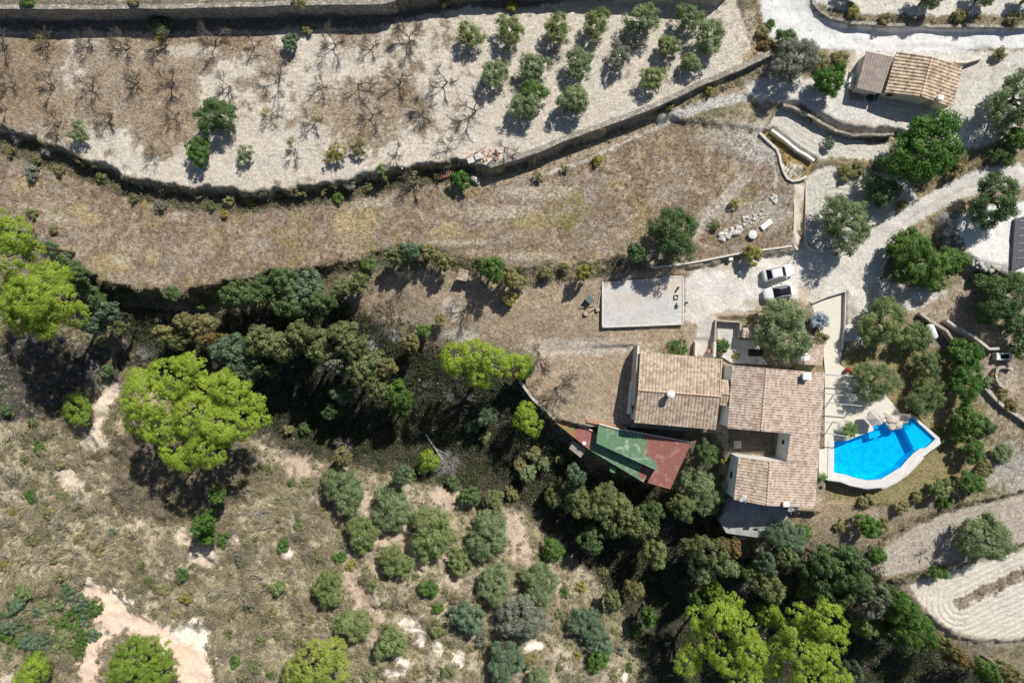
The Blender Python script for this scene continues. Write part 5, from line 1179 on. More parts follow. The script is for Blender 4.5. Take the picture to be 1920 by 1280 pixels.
PLANTS = []   # root, description, px, py, kind key, radius
def plant(px, py, rpx, style='round', leaf='olive', name='shrub', desc='shrub', cat='shrub', ry=None, hf=None, squash=1.0, label=None, group=None, dead=0, lift=0.0):
    R0 = rpx * S; hf = hf if hf is not None else {'round': .95, 'open': 1.0, 'loose': .7, 'bush': .45}[style]
    hc = R0 * hf + (.35 if style in ('round', 'open') else .1) + lift
    p = place(px, py, hc); k = (CAMH - p.z - hc) / CAMH; R = R0 * k; Ry = (ry * S * k) if ry else R
    cls = 'S' if R < 1.35 else ('M' if R < 2.5 else 'L')
    o = root(name, p, label, cat, group); me = random.choice(variants(style, cls)); rz = random.uniform(0, 6.28) if not ry else random.choice((0, math.pi))
    c = link("crown", me, LM[leaf], o, (0, 0, hc - lift * .28), objmat=True); c.rotation_euler.z = rz; c.scale = (R, Ry, R * squash + lift * .45)
    t = link("trunk", random.choice(trunks(cls)), None, o, (0, 0, hc)); t.scale = (R, Ry, max(R * squash, .1) if style in ('bush', 'loose') else max((hc + .2) / 1.15, R))
    t.rotation_euler.z = rz
    if dead: link("dead_twigs", bare('spray', 2), M['dead'], o, (0, 0, 0), objmat=True).scale = (R, R, R)
    if label is None: PLANTS.append((o, desc, px, py, rpx))
    return o
BM = {}
def bare(kind, i=None):
    if kind not in BM:
        if kind == 'tree': BM[kind] = [bare_mesh("bare_branches", 2.0, 100 + s, lean=.3 * (s % 3 - 1), twigs=.8) for s in range(6)]
        if kind == 'spray': BM[kind] = [bare_mesh("dry_twigs", 1.0, 200 + s, spray=True) for s in range(4)]
    return random.choice(BM[kind])
def bare_tree(px, py, rpx, leaf=None, desc="leafless almond tree", cat="bare tree", name="almond_tree", mat='twig', dens=.5, label=None, group="leafless trees on the upper orchard"):
    hc = rpx * S * .55; p = place(px, py + 3, .4); R = rpx * S
    o = root(name, p, label, cat, group); b_ = link("branches", bare('tree'), M[mat], o, objmat=True); b_.rotation_euler.z = random.uniform(0, 6.28); b_.scale = (R / 2.25, R / 2.25, R / 2.0)
    if leaf:
        c = link("foliage", random.choice(variants('sparse', 'S')), LM[leaf], o, (random.uniform(-.3, .1), random.uniform(.1, .5), R * .6), objmat=True); c.scale = (R * dens, R * dens, R * dens)
    if label is None: PLANTS.append((o, desc, px, py, rpx))
    return o
def brush(px, py, rpx, mat='dead', desc="silvery dead shrub", name="dead_shrub", cat="dead shrub", group="dead silvery shrubs", label=None):
    p = place(px, py, .3); R = rpx * S; o = root(name, p, label, cat, group)
    for k in range(2 if rpx < 22 else 3):
        b_ = link("twigs", bare('spray'), M[mat], o, (random.uniform(-.25, .25) * R, random.uniform(-.25, .25) * R, 0), objmat=True); b_.rotation_euler.z = random.uniform(0, 6.28); b_.scale = (R * .8, R * .8, R * .6)
    if label is None: PLANTS.append((o, desc, px, py, rpx))
    return o

# --- olive orchard, upper terrace
G1 = "grey-green olive trees in rows on the upper terrace"
for x, y, r_, lf, st in [(881,64,26,'olive_lt','open'),(956,60,30,'olive_lt','open'),(1046,52,28,'olive_lt','open'),(1120,43,29,'olive_lt','open'),(1205,37,33,'olive','open'),(1290,30,27,'olive','open'),(1330,68,33,'olive','open'),
    (928,137,28,'olive','open'),(1001,123,29,'olive','open'),(1086,118,30,'olive','open'),(1160,107,25,'grey','open'),(1253,87,21,'olive_lt','round'),(1295,117,19,'olive','round'),(1224,145,25,'olive_lt','open'),(1000,172,26,'green','round'),(984,198,31,'olive','open'),(1075,187,31,'olive','round'),
    (404,218,37,'dark','round'),(371,282,26,'green','round'),(459,287,19,'olive','loose'),(148,248,22,'olive','loose'),(543,79,16,'teal','round')]:
    plant(x, y, r_ * 1.0, st, lf, 'olive_tree', {'dark': 'dense dark green olive tree', 'green': 'bright green olive tree', 'grey': 'faded thin olive tree', 'teal': 'small bluish green tree'}.get(lf, 'open grey-green olive tree' if st == 'open' else ('thin sparse olive tree' if st == 'loose' else 'dense round olive tree')), 'olive tree', group=G1, hf=.78)
# --- leafless almonds
for x, y, r_, lf in [(9,82,32,None),(90,80,26,'yellow'),(165,77,26,None),(243,85,30,None),(312,78,30,'yellow'),(400,75,34,None),(476,85,24,None),(27,152,24,None),(100,160,30,None),(171,155,30,None),(258,152,28,'yellow'),(325,150,30,None),(429,155,32,None),(10,200,20,None),
    (112,222,26,None),(207,217,30,'rust'),(328,213,22,None),(284,287,20,'yellow'),(628,80,34,None),(700,82,26,None),(768,72,36,None),(521,148,34,None),(605,157,24,None),(669,155,30,None),(751,150,32,None),(838,150,34,None),(505,215,24,'yellow'),(594,222,30,'yellow'),
    (698,212,32,None),(893,202,40,None),(840,277,26,None),(743,282,24,None),(945,272,24,None),(553,273,24,'yellow'),(793,205,30,'khaki')]:
    bare_tree(x, y, r_, lf, desc="leafless dark branched almond tree" if not lf else "almond tree with few yellowish leaves")
for x, y, r_, lf in [(630,285,22,'yellow'),(672,275,20,'khaki')]: plant(x, y, r_, 'loose', lf, 'almond_tree', 'pale yellowish half bare almond tree', 'bare tree', group="leafless trees on the upper orchard")
bare_tree(781, 340, 34, 'khaki', "greenish bare tree on the bank", name="bank_tree", group=None)
for x, y, r_, ds in [(770,500,36,"big grey leafless tree"),(880,575,34,"grey leafless tree"),(725,600,32,"dark leafless tree"),(1010,655,34,"dark leafless tree"),(1040,725,40,"broad grey leafless tree"),(650,830,26,"pale leafless tree"),(1360,835,20,"grey leafless tree"),(1365,900,16,"grey leafless tree"),(1150,490,24,"grey leafless tree"),(945,565,14,"grey leafless tree"),
    (183,690,26,"pale leafless tree"),(1733,1035,14,"small black leafless tree"),(1650,1060,10,"small black leafless tree"),(490,960,18,"pale leafless tree"),(1660,1120,20,"pale leafless tree")]:
    bare_tree(x, y, r_, None, ds, name="bare_tree", mat='dead' if 'pale' in ds else 'twig', group=None)
# --- pines with puffy yellow-green crowns
def pine(lobes, leaf, label, zoff=7.5, name='pine_tree', dens=1.0):
    """lobes: (px,py,r_px,height above the lobe base)"""
    cxp = sum(l[0] * l[2] for l in lobes) / sum(l[2] for l in lobes); cyp = sum(l[1] * l[2] for l in lobes) / sum(l[2] for l in lobes)
    p = place(cxp, cyp, zoff); zc_ = p.z + zoff; o = root(name, p, label, 'pine tree', "yellow-green pine trees"); L = []
    for lx, ly, lr, lh in lobes:
        q = P(lx, ly, zc_ + lh) - p; L.append((q.x, q.y, q.z - zoff + lh * 1.6 + random.uniform(-.5, .5), lr * .86 * S * (CAMH - zc_) / CAMH))
    A_ = sum(l[3] ** 2 for l in L); ncl = int(A_ * 21 * dens)
    me = crown_mesh("pine_crown", 1, ncl, .33, 36, .11, int(cxp), flat=1.0, lobes=L, up=.75, asp=.45)
    # lobes are in metres already: clump radius .40 m
    c = link("crown", me, LM[leaf], o, (0, 0, zoff))
    mb = MB(); mb.tube((0, 0, -.5), (0, 0, zoff * .55), .28, .22, 9)
    for q in L: e = Vector(q[:3]) + Vector((0, 0, zoff - q[3] * .15)); m_ = Vector((e.x * .45, e.y * .45, zoff * .72)); mb.tube((0, 0, zoff * .52), m_, .26, .18, 6); mb.tube(m_, e, .18, .07, 6)
    mb.build("trunk", M['bark'], o); return o
pine([(20,440,42,0),(5,480,40,0),(-20,420,45,.5),(40,465,26,-1)], 'pine', "pine tree cut off by the left edge of the photo, above its bigger neighbour", 13)
pine([(70,560,46,.5),(110,560,42,-.2),(40,580,42,-.2),(80,600,38,-.6),(50,525,40,0),(95,520,38,-.3),(125,590,28,-1.2),(15,550,36,-.5),(20,600,34,-1),(60,590,40,-.8)], 'pine', "big round yellow-green pine tree near the left edge of the photo", 15.5)
pine([(285,745,52,.5),(320,705,44,.2),(360,685,30,-.3),(265,790,38,-.5),(250,715,30,-.8),(410,720,32,-.5),(440,735,36,.3),(455,790,36,.3),(415,800,44,.6),(370,780,46,.4),(395,840,42,.1),(325,845,34,-.2),(350,860,28,-.4),(470,760,26,-.8),(300,800,36,.2),(482,785,22,-.8),(372,728,38,-.7),(345,760,36,-.6),(335,690,28,-.9)], 'pine', "largest pine tree, its broad bright yellow-green crown split into puffy lobes", 15)
pine([(855,670,34,0),(890,665,36,.2),(930,680,32,0),(965,685,28,-.3),(900,705,26,-.6),(985,680,18,-.6)], 'pine', "wide low bright green pine tree left of the bare yard", 8)
pine([(985,772,22,0),(995,795,26,0),(975,790,18,-.3)], 'pine', "small bright pine tree beside the curved stone wall", 4.5)
pine([(805,862,21,0)], 'pine', "small bright green crown beside the silver dead tree", 4)
pine([(1345,1150,30,.3),(1310,1160,26,-.4),(1385,1170,34,.6),(1400,1215,36,.6),(1365,1235,36,0),(1395,1260,36,.2),(1320,1220,34,-1.5),(1300,1260,32,-2),(1372,1130,22,0)], 'pine', "tall yellow-green pine tree at the lower edge, left one of the pair", 13)
pine([(1545,1160,42,.5),(1495,1150,22,-.3),(1485,1185,24,-.5),(1505,1220,34,.3),(1540,1230,34,.3),(1470,1225,26,-1),(1560,1200,28,0),(1520,1270,40,0),(1565,1275,34,0),(1460,1270,24,-1.5)], 'pine', "tall yellow-green pine tree at the lower edge, right one of the pair", 13)
pine([(1440,1150,22,0),(1455,1160,18,-.3)], 'pine', "small yellow-green pine tree between the tall pair at the lower edge", 6)
pine([(590,1240,46,0),(560,1260,34,-.3),(620,1225,34,-.3),(630,1260,32,-.4)], 'pine_y', "pale yellowish pine tree at the lower edge, below the lower olive grove", 5)
pine([(255,1240,52,0),(290,1225,36,-.3),(230,1265,40,-.2),(300,1262,34,-.3)], 'pine_g', "round green pine tree beside the bare sandy patch at the lower edge", 5)
pine([(65,1255,30,0),(45,1270,22,-.3)], 'pine', "small yellow-green pine tree in the lower left corner", 3)
pine([(145,768,28,0),(135,755,20,-.2),(155,785,18,-.2)], 'pine_g', "small yellow-green tree between the two biggest pines", 3)
# --- big trees near the houses (own labels)
for a in [(1469,620,56,'round','olive','olive_tree',"large grey-green olive tree partly covering the black roofed car",'olive tree',.75),
    (1265,438,48,'round','dark','evergreen_tree',"dense dark round tree in the dry field above the driveway",'tree',1.0),
    (1585,420,50,'round','olive','olive_tree',"broad olive tree at the lower corner of the round edged raked plot",'olive tree',.8),
    (1733,280,68,'round','bright','fig_tree',"biggest dense green tree, below the small tiled hut",'tree',.75),
    (1650,355,34,'bush','dark','fig_tree',"low dark green tree over the right part of the raked plot",'tree',.8),
    (1490,112,42,'round','grey','olive_tree',"grey-green tree between the orchard corner and the hut",'tree',.9),
    (1557,150,31,'round','bright','fig_tree',"small round bright green tree just left of the lean-to shed",'tree',.8),
    (1472,72,20,'round','dark','evergreen_tree',"small dark tree at the bend of the white road",'tree',.9),
    (1905,190,52,'round','olive','olive_tree',"large olive tree on the right edge beside the hut yard",'olive tree',.8),
    (1722,492,50,'round','green','carob_tree',"wide green tree in the triangle right of the dirt track, left crown",'tree',.9),
    (1780,490,32,'round','green','carob_tree',"green tree touching the stony bank of the gravel terrace",'tree',.7),
    (1888,555,50,'round','dark','carob_tree',"dark green tree below the gravel terrace at the right edge",'tree',.8),
    (1655,606,45,'round','olive_lt','olive_tree',"light olive tree above the wide white garden steps",'olive tree',.8),
    (1716,632,30,'round','olive_dk','olive_tree',"olive tree just left of the white tank",'olive tree',.8),
    (1640,715,43,'open','olive_dk','olive_tree',"spreading olive tree over the terrace above the parasol",'olive tree',.7),
    (1736,682,29,'open','olive_dk','olive_tree',"thin olive tree on the dry lawn below the white tank",'olive tree',.7),
    (1736,742,37,'open','olive_dk','olive_tree',"olive tree above the shallow bay of the pool",'olive tree',.7),
    (1810,665,30,'round','bright','citrus_tree',"bright glossy green tree at the foot of the angled grey wall",'tree',.8),
    (1812,715,34,'round','bright','citrus_tree',"bright glossy green tree between the lawn and the stony bed",'tree',.8),
    (1812,785,30,'round','green','evergreen_tree',"round green tree right of the pool",'tree',.9),
    (1826,845,22,'round','green','evergreen_tree',"small round green tree right of the pool, lowest of its row",'tree',.9),
    (1848,1008,48,'round','olive','olive_tree',"solitary grey olive tree between the two furrowed fields",'olive tree',.8),
    (1475,1012,38,'round','teal','evergreen_tree',"blue-green tree below the shaded parking pad",'tree',.9),
    (1327,850,24,'bush','dark','climbing_shrub',"dark green climber against the corner below the left house",'shrub',1.2),
    (1316,922,42,'round','olive','olive_tree',"grey olive tree at the right end of the workshop roof",'olive tree',.9),
    (1865,378,48,'round','dark','carob_tree',"dark green tree between the dirt track and the gravel terrace",'tree',.8),
    (1412,477,18,'round','yellow','shrub',"yellowish green bush overhanging the driveway wall",'shrub',.9),
    (1355,648,14,'round','green','shrub',"small green bush inside the sunken court",'shrub',.9),
    (1380,668,8,'loose','yellow','shrub',"tiny pale plant in the sunken court above the right house",'shrub',.9),
    (1270,652,22,'loose','green','weed_patch',"patch of low green weeds above the left house roof",'weeds',.3),
    (1536,600,18,'bush','blue','flowering_shrub',"pale blue flowering shrub beside the cream paved walk",'shrub',.8),
    (1523,640,12,'bush','magenta','flowering_shrub',"magenta flowering shrub above the small tiled annex",'shrub',.8),
    (1540,636,14,'bush','khaki','shrub',"brownish green shrub beside the magenta flowers",'shrub',.8),
    (863,336,18,'round','bright','shrub',"bright green bush beside the red roof tiles",'shrub',.9),
    (1554,267,14,'loose','teal','shrub',"sparse bluish bush on the small plot below the hut",'shrub',.5),
    (1519,222,8,'bush','bright','shrub',"tiny bright green bush on the wall below the hut",'shrub',.9),
    (1360,862,10,'loose','yellow','shrub',"small yellowish shrub between the two tiled houses",'shrub',.5)]:
    plant(a[0], a[1], a[2], a[3], a[4], a[5], label=a[6], cat=a[7], hf=a[8])
# wide second crown clumps of the triangle tree and others
for x, y, r_, st, lf, ds in [(1700,455,32,'round','green',"green tree beside the dirt track"),(1756,525,24,'round','olive_lt',"light green tree"),(1880,290,24,'bush','dark',"low dark tree"),(1905,260,24,'round','green',"green tree"),(1790,310,24,'bush','khaki',"khaki bush"),(1690,385,12,'bush','khaki',"khaki bush"),
    (1848,590,20,'bush','green',"low green bush"),(1905,610,26,'round','dark',"dark green tree"),(1912,650,20,'round','dark',"dark green tree"),(1870,540,24,'round','green',"green tree"),(1838,520,18,'bush','dark',"low dark tree"),
    (1765,915,21,'round','olive_lt',"round light green bush"),(1820,905,24,'round','green',"round green bush"),(1770,940,14,'bush','green',"low green bush"),(1628,985,23,'round','bright',"round bright green bush"),(1505,1000,18,'bush','bright',"low bright green bush"),(1625,940,15,'bush','khaki',"khaki bush"),
    (1760,822,14,'bush','khaki',"khaki bush"),(1800,815,18,'round','green',"round green bush"),(1845,880,18,'bush','khaki',"khaki bush"),(1880,850,20,'bush','olive',"olive green bush"),(1850,800,18,'bush','dark',"low dark bush"),
    (1760,1073,18,'bush','green',"low green bush"),(1645,1040,18,'bush','green',"low green bush"),(1575,985,12,'bush','khaki',"khaki bush"),(1655,985,14,'bush','khaki',"khaki bush"),(1690,950,14,'bush','khaki',"khaki bush"),(1720,930,12,'bush','khaki',"khaki bush"),
    (1865,705,10,'bush','khaki',"khaki bush"),(1850,715,14,'bush','olive',"olive green bush"),(1895,760,14,'bush','rust',"rusty brown bush"),(1880,738,12,'bush','khaki',"khaki bush"),(1585,325,16,'bush','khaki',"khaki bush"),(1610,318,14,'bush','khaki',"khaki bush"),(1640,255,9,'bush','khaki',"khaki bush"),
    (1540,115,18,'bush','khaki',"khaki bush"),(1575,110,16,'bush','khaki',"khaki bush"),(1875,100,14,'bush','khaki',"khaki bush"),(1445,45,9,'bush','green',"low green bush"),(1438,85,16,'bush','rust',"rusty brown bush"),(1430,60,12,'bush','khaki',"khaki bush"),(1745,-8,26,'round','olive',"tall olive green tree"),(1850,-14,26,'round','olive',"tall olive green tree"),(1600,-24,20,'round','olive',"tall olive green tree"),(1935,-8,22,'round','olive',"tall olive green tree"),(1600,20,13,'bush','yellow',"yellowish bush"),(1660,35,12,'bush','khaki',"khaki bush"),(1800,28,14,'bush','khaki',"khaki bush"),(1900,35,14,'bush','khaki',"khaki bush"),
    (1595,10,8,'bush','khaki',"khaki bush"),
    (250,1,12,'bush','khaki',"khaki bush"),(50,3,14,'bush','green',"low green bush"),(568,14,14,'bush','khaki',"khaki bush"),(575,55,12,'bush','khaki',"khaki bush"),(300,45,22,'bush','dark',"low dark bush"),(960,12,11,'bush','yellow',"yellowish bush"),(830,0,12,'bush','khaki',"khaki bush")]:
    plant(x, y, r_, st, lf, 'tree' if 'tree' in ds else 'shrub', ds, 'tree' if 'tree' in ds else 'shrub')
# --- lower olive grove
G2 = "grey-green olive trees on the lower slope"
for x, y, r_, lf in [(645,918,43,'olive'),(735,952,43,'olive'),(680,1000,34,'olive_lt'),(810,1000,49,'olive_lt'),(742,1053,34,'olive_lt'),(862,1053,26,'olive_lt'),(915,1003,46,'olive'),(805,1103,19,'green'),(927,1094,37,'olive'),(616,1103,34,'olive_lt'),(663,1170,34,'olive_lt'),(733,1205,33,'olive_lt'),
    (880,1157,33,'teal'),(978,1158,47,'grey'),(1012,1095,40,'olive'),(948,1240,39,'teal'),(1100,1170,36,'teal'),(1125,1205,26,'teal'),(1120,1235,24,'green'),(1010,1275,24,'olive')]:
    plant(x, y, r_ * .95, 'round', lf, 'olive_tree', {'olive': 'grey-green olive tree', 'olive_lt': 'light green round olive tree', 'teal': 'blue-green round tree', 'grey': 'pale silvery olive tree', 'green': 'deep green tree'}[lf], 'olive tree', group=G2, hf=.8)
# --- dense trees along the ravine
for x, y, r_, lf, ds in [(445,550,30,'dark',"dark evergreen tree"),(490,545,30,'dark',"dark evergreen tree"),(535,525,28,'dark',"dark evergreen tree"),(575,545,34,'teal',"dark blue-green tree"),(600,570,26,'dark',"dark evergreen tree"),(540,575,26,'dark',"dark evergreen tree"),(640,540,20,'oak',"olive-brown tree"),(670,530,18,'oak',"olive-brown tree"),
    (425,660,34,'teal',"blue-green tree"),(460,690,28,'teal',"blue-green tree"),(480,635,30,'oak',"olive-brown tree"),(520,650,34,'oak',"olive-brown tree"),(560,630,32,'oak',"olive-brown tree"),(600,650,34,'oak',"olive-brown tree"),(640,630,30,'oak',"olive-brown tree"),(665,655,26,'oak',"olive-brown tree"),(630,680,26,'grey',"greyish tree"),(680,690,34,'oak',"olive-brown tree"),(700,720,28,'oak',"olive-brown tree"),(745,745,28,'green',"green tree"),(750,765,20,'green',"green tree"),(720,690,20,'khaki',"khaki tree"),
    (495,690,20,'dark',"dark evergreen tree"),(620,772,18,'dark',"dark evergreen tree"),(570,803,12,'dark',"dark evergreen tree"),(640,740,22,'teal',"blue-green tree"),(540,805,10,'khaki',"khaki tree"),(915,780,20,'teal',"blue-green tree"),(910,820,12,'oak',"olive-brown tree"),(885,800,14,'dark',"dark evergreen tree"),
    (375,610,24,'khaki',"khaki tree"),(340,605,20,'khaki',"khaki tree"),(300,625,18,'khaki',"khaki tree"),(390,640,20,'rust',"rusty brown tree"),(330,640,18,'oak',"olive-brown tree"),(115,490,16,'dark',"dark evergreen tree"),(140,505,19,'dark',"dark evergreen tree"),(178,560,20,'dark',"dark evergreen tree"),(195,585,18,'teal',"blue-green tree"),(150,535,18,'dark',"dark evergreen tree"),(215,615,16,'oak',"olive-brown tree"),(95,465,14,'dark',"dark evergreen tree"),(165,610,18,'teal',"blue-green tree"),(192,640,12,'khaki',"khaki tree"),(165,535,10,'green',"green tree"),(230,545,14,'dark',"dark evergreen tree"),(320,550,16,'dark',"dark evergreen tree"),(378,572,9,'bright',"bright green tree"),(200,695,14,'dark',"dark evergreen tree"),
    (795,620,14,'green',"green tree"),(770,640,16,'khaki',"khaki tree"),(825,600,12,'khaki',"khaki tree"),(985,690,18,'green',"green tree"),(800,470,16,'khaki',"khaki tree"),(740,480,18,'oak',"olive-brown tree"),(770,470,20,'teal',"blue-green tree"),(830,490,18,'khaki',"khaki tree"),(690,495,14,'green',"green tree"),(925,505,26,'green',"green tree"),(908,496,18,'olive_lt',"light green tree"),(955,520,20,'khaki',"khaki tree"),
    (975,530,14,'khaki',"khaki tree"),(1025,510,12,'khaki',"khaki tree"),(1095,510,16,'yellow',"yellowish tree"),(1195,475,18,'dark',"dark evergreen tree"),(955,560,14,'yellow',"yellowish tree"),(1060,500,10,'khaki',"khaki tree"),
    (1080,895,20,'teal',"blue-green tree"),(1045,930,24,'oak',"olive-brown tree"),(1085,940,28,'oak',"olive-brown tree"),(1130,945,34,'oak',"olive-brown tree"),(1165,960,28,'oak',"olive-brown tree"),(1150,985,28,'oak',"olive-brown tree"),(1200,985,32,'oak',"olive-brown tree"),(1225,965,22,'dark',"dark evergreen tree"),(1195,1005,16,'oak',"olive-brown tree"),(1230,1040,26,'olive_lt',"pale green tree"),(1038,1032,22,'green',"green tree"),(1110,1015,26,'dark',"dark evergreen tree"),
    (1280,955,24,'oak',"olive-brown tree"),(1335,1040,34,'oak',"olive-brown tree"),(1315,1065,28,'olive',"grey olive tree"),(1360,1060,26,'olive',"grey olive tree"),(1300,1030,18,'oak',"olive-brown tree"),(1375,1030,20,'rust',"rusty brown tree"),
    (1430,1090,30,'oak',"olive-brown tree"),(1455,1110,26,'oak',"olive-brown tree"),(1440,1060,22,'teal',"blue-green tree"),(1480,1050,18,'oak',"olive-brown tree"),(1555,1060,30,'dark',"dark evergreen tree"),(1590,1080,36,'dark',"dark evergreen tree"),(1545,1095,30,'dark',"dark evergreen tree"),(1600,1050,28,'dark',"dark evergreen tree"),(1580,1120,26,'dark',"dark evergreen tree"),(1620,1100,24,'dark',"dark evergreen tree"),(1520,1075,22,'dark',"dark evergreen tree"),
    (1640,1135,26,'grey',"greyish tree"),(1660,1120,20,'grey',"greyish tree"),(1625,1178,20,'olive_lt',"pale green tree"),(1690,1140,34,'green',"green tree"),(1710,1180,36,'green',"green tree"),(1735,1185,28,'green',"green tree"),(1680,1185,26,'dark',"dark evergreen tree"),(1605,1265,20,'teal',"blue-green tree"),(1780,1215,16,'khaki',"khaki tree"),(1800,1235,20,'rust',"rusty brown tree"),(1860,1265,24,'green',"green tree"),(1900,1270,22,'khaki',"khaki tree"),(1510,1110,14,'pine_g',"bright green tree"),(1340,1110,18,'pine_g',"bright green tree"),(1310,1130,16,'green',"green tree"),(1220,1160,16,'green',"green tree"),
    (1190,1110,18,'khaki',"khaki tree"),(1150,1130,16,'olive_lt',"pale green tree"),(1195,1180,14,'green',"green tree"),(1060,940,14,'olive',"grey olive tree"),(975,870,14,'khaki',"khaki tree"),(1000,850,14,'khaki',"khaki tree"),(1020,870,14,'olive',"grey olive tree"),(990,890,16,'olive',"grey olive tree"),(1050,860,10,'khaki',"khaki tree"),(925,940,22,'oak',"olive-brown tree"),(880,930,20,'dark',"dark evergreen tree"),(960,925,14,'khaki',"khaki tree"),(790,880,10,'green',"green tree"),(850,905,14,'dark',"dark evergreen tree"),
    (750,895,18,'teal',"blue-green tree"),(640,860,18,'khaki',"khaki tree"),(400,930,16,'green',"green tree"),(375,985,22,'bright',"bright green tree"),(385,1005,18,'bright',"bright green tree"),(10,770,12,'dark',"dark evergreen tree"),(990,1240,14,'khaki',"khaki tree")]:
    plant(x, y, r_, 'round' if r_ > 15 else 'bush', lf, 'tree' if r_ > 15 else 'shrub', ds if r_ > 15 else ds.replace('tree', 'shrub').replace('shrub', 'shrub'), 'tree' if r_ > 15 else 'shrub', hf=1.1, lift=((6.5 if (380 < x < 790 and 600 < y < 730) else 4.5) if r_ > 15 else .5) * (1 if (560 < y < 1000 and x < 760) or (x > 1060 and y > 880) else .3))
# --- silver dead shrubs
for x, y, r_ in [(275,660,22),(245,563,18),(235,650,14),(470,1080,1),(1400,1095,22),(1375,1105,16),(1355,1120,12),(80,455,16),(1615,1120,12),(1655,1195,12),(180,720,16),(1300,1000,14),(1290,940,14),(600,690,10),(560,705,8),(870,665,8),(740,570,8),(665,560,16),(1400,1080,12),(1330,1090,10),(1500,1080,8),(440,880,12),(235,1180,10),(200,1185,9),(1265,1050,12),(110,1010,14),(415,1165,10),(560,720,14),(520,710,12),(600,740,14),(690,770,14),(800,720,14),(840,740,16),(760,690,12),(880,745,14),(1100,860,10),(1255,985,16),(1225,1080,14),(1290,1090,14),(1480,1085,14),(1620,1150,14),(1010,960,12),(300,590,14),(350,575,12)]:
    if r_ > 2: brush(x, y, r_)
o = brush(835, 868, 34, label="large silver dead tree fallen towards the small bright green crown", name="dead_tree", cat="dead tree", group=None)
mb = MB(); mb.tube((-3.0, 4.5, .6), (0, 0, .5), .16, .09, 7); mb.tube((-1.6, 2.4, .55), (.6, 1.3, .9), .07, .02, 5); mb.tube((-1, 1.5, .6), (-1.2, -.6, .8), .06, .02, 5); mb.build("trunk", M['dead'], o)
for x, y, r_, ds in [(30,255,16,'x'),(85,275,16,'x')]: brush(x, y, r_, desc="grey dead bush on the orchard bank")
# --- bank shrubs and slope scrub that read one by one
r_g = random.Random(4)
kinds = [('khaki', "khaki bush"), ('oak', "olive-brown bush"), ('olive_lt', "light green bush"), ('yellow', "yellowish bush"), ('green', "small green bush"), ('grey', "greyish bush"), ('rust', "rusty brown bush")]
bank = [(20,285),(70,300),(110,318),(60,325),(150,300),(190,330),(250,372),(300,385),(370,365),(395,385),(430,372),(470,378),(525,362),(560,360),(610,352),(655,345),(690,350),(720,330),(760,325),(820,330),(715,318),(635,370),(420,400),(1010,330),(1060,315),(1120,300),(1255,200),(1330,170),(100,430),(60,400),(1340,420),(1380,380)]
for i, (x, y) in enumerate(bank):
    lf, ds = kinds[r_g.choice((0, 0, 1, 1, 2, 3, 5))] if (x, y) != (635, 370) else kinds[4]
    plant(x, y, r_g.uniform(8, 14), r_g.choice(('bush', 'loose')), lf, 'shrub', ds, 'shrub')
slope = [(20,1140),(45,1110),(110,1130),(140,1150),(30,1170),(70,1150),(115,1190),(75,1225),(110,1215),(15,1230),(40,1200),(130,1200),(160,1165),(95,1140),(145,1215),(175,1190),(8,1175),(60,1205),(20,830),(45,860),(75,840),(110,870),(60,790),(95,815),(25,900),(60,930),(120,930),(20,960),(110,985),(170,960),(150,1010),(60,1010),(210,1000),(35,1130),(10,1150),(125,1110),(80,1130),(110,1080),(150,1130),(55,1180),(85,1200),(30,1210),(60,1230),(130,1165),(175,1140),(150,1190),(100,1165),(280,1090),(340,1075),(305,1105),(350,1120),(265,1060),
    (330,1150),(430,1150),(470,1130),(520,1100),(560,1060),(600,1040),(560,985),(520,940),(545,905),(580,900),(500,880),(430,1080),(450,1050),(480,1010),(530,1020),(580,1160),(560,1200),(520,1190),(490,1200),(480,1250),(440,1240),(510,1265),(455,1270),(780,1080),(820,1140),(850,1210),(820,1180),(880,1220),(700,1100),(660,1060),(635,1045),(900,1200),(1000,1190),(1050,1150),(1060,1110),
    (1080,1230),(1150,1180),(1160,1220),(1180,1250),(1050,1250),(1150,1270),(1210,1220),(780,1260),(690,1265),(840,1260),(400,1120),(380,1150),(430,1190),(250,880),(90,960),(180,1030),(240,1020),(10,1060),(100,1045),(420,1010),(460,900),(510,1150),(600,960),(770,890),(10,1190),(1000,1230),(1090,1100),(1130,1070),(490,925)]
for i, (x, y) in enumerate(slope):
    lf, ds = kinds[r_g.choice((0, 0, 0, 2, 3, 4, 4, 5, 2, 1))]
    if x < 190 and y > 1080: lf, ds = r_g.choice((kinds[4], ('teal', "blue-green bush"), kinds[2]))
    plant(x, y, r_g.uniform(7, 15) * (1.5 if (x < 190 and y > 1080) else 1), r_g.choice(('bush', 'loose', 'loose')), lf, 'shrub', ds, 'shrub', hf=.32)
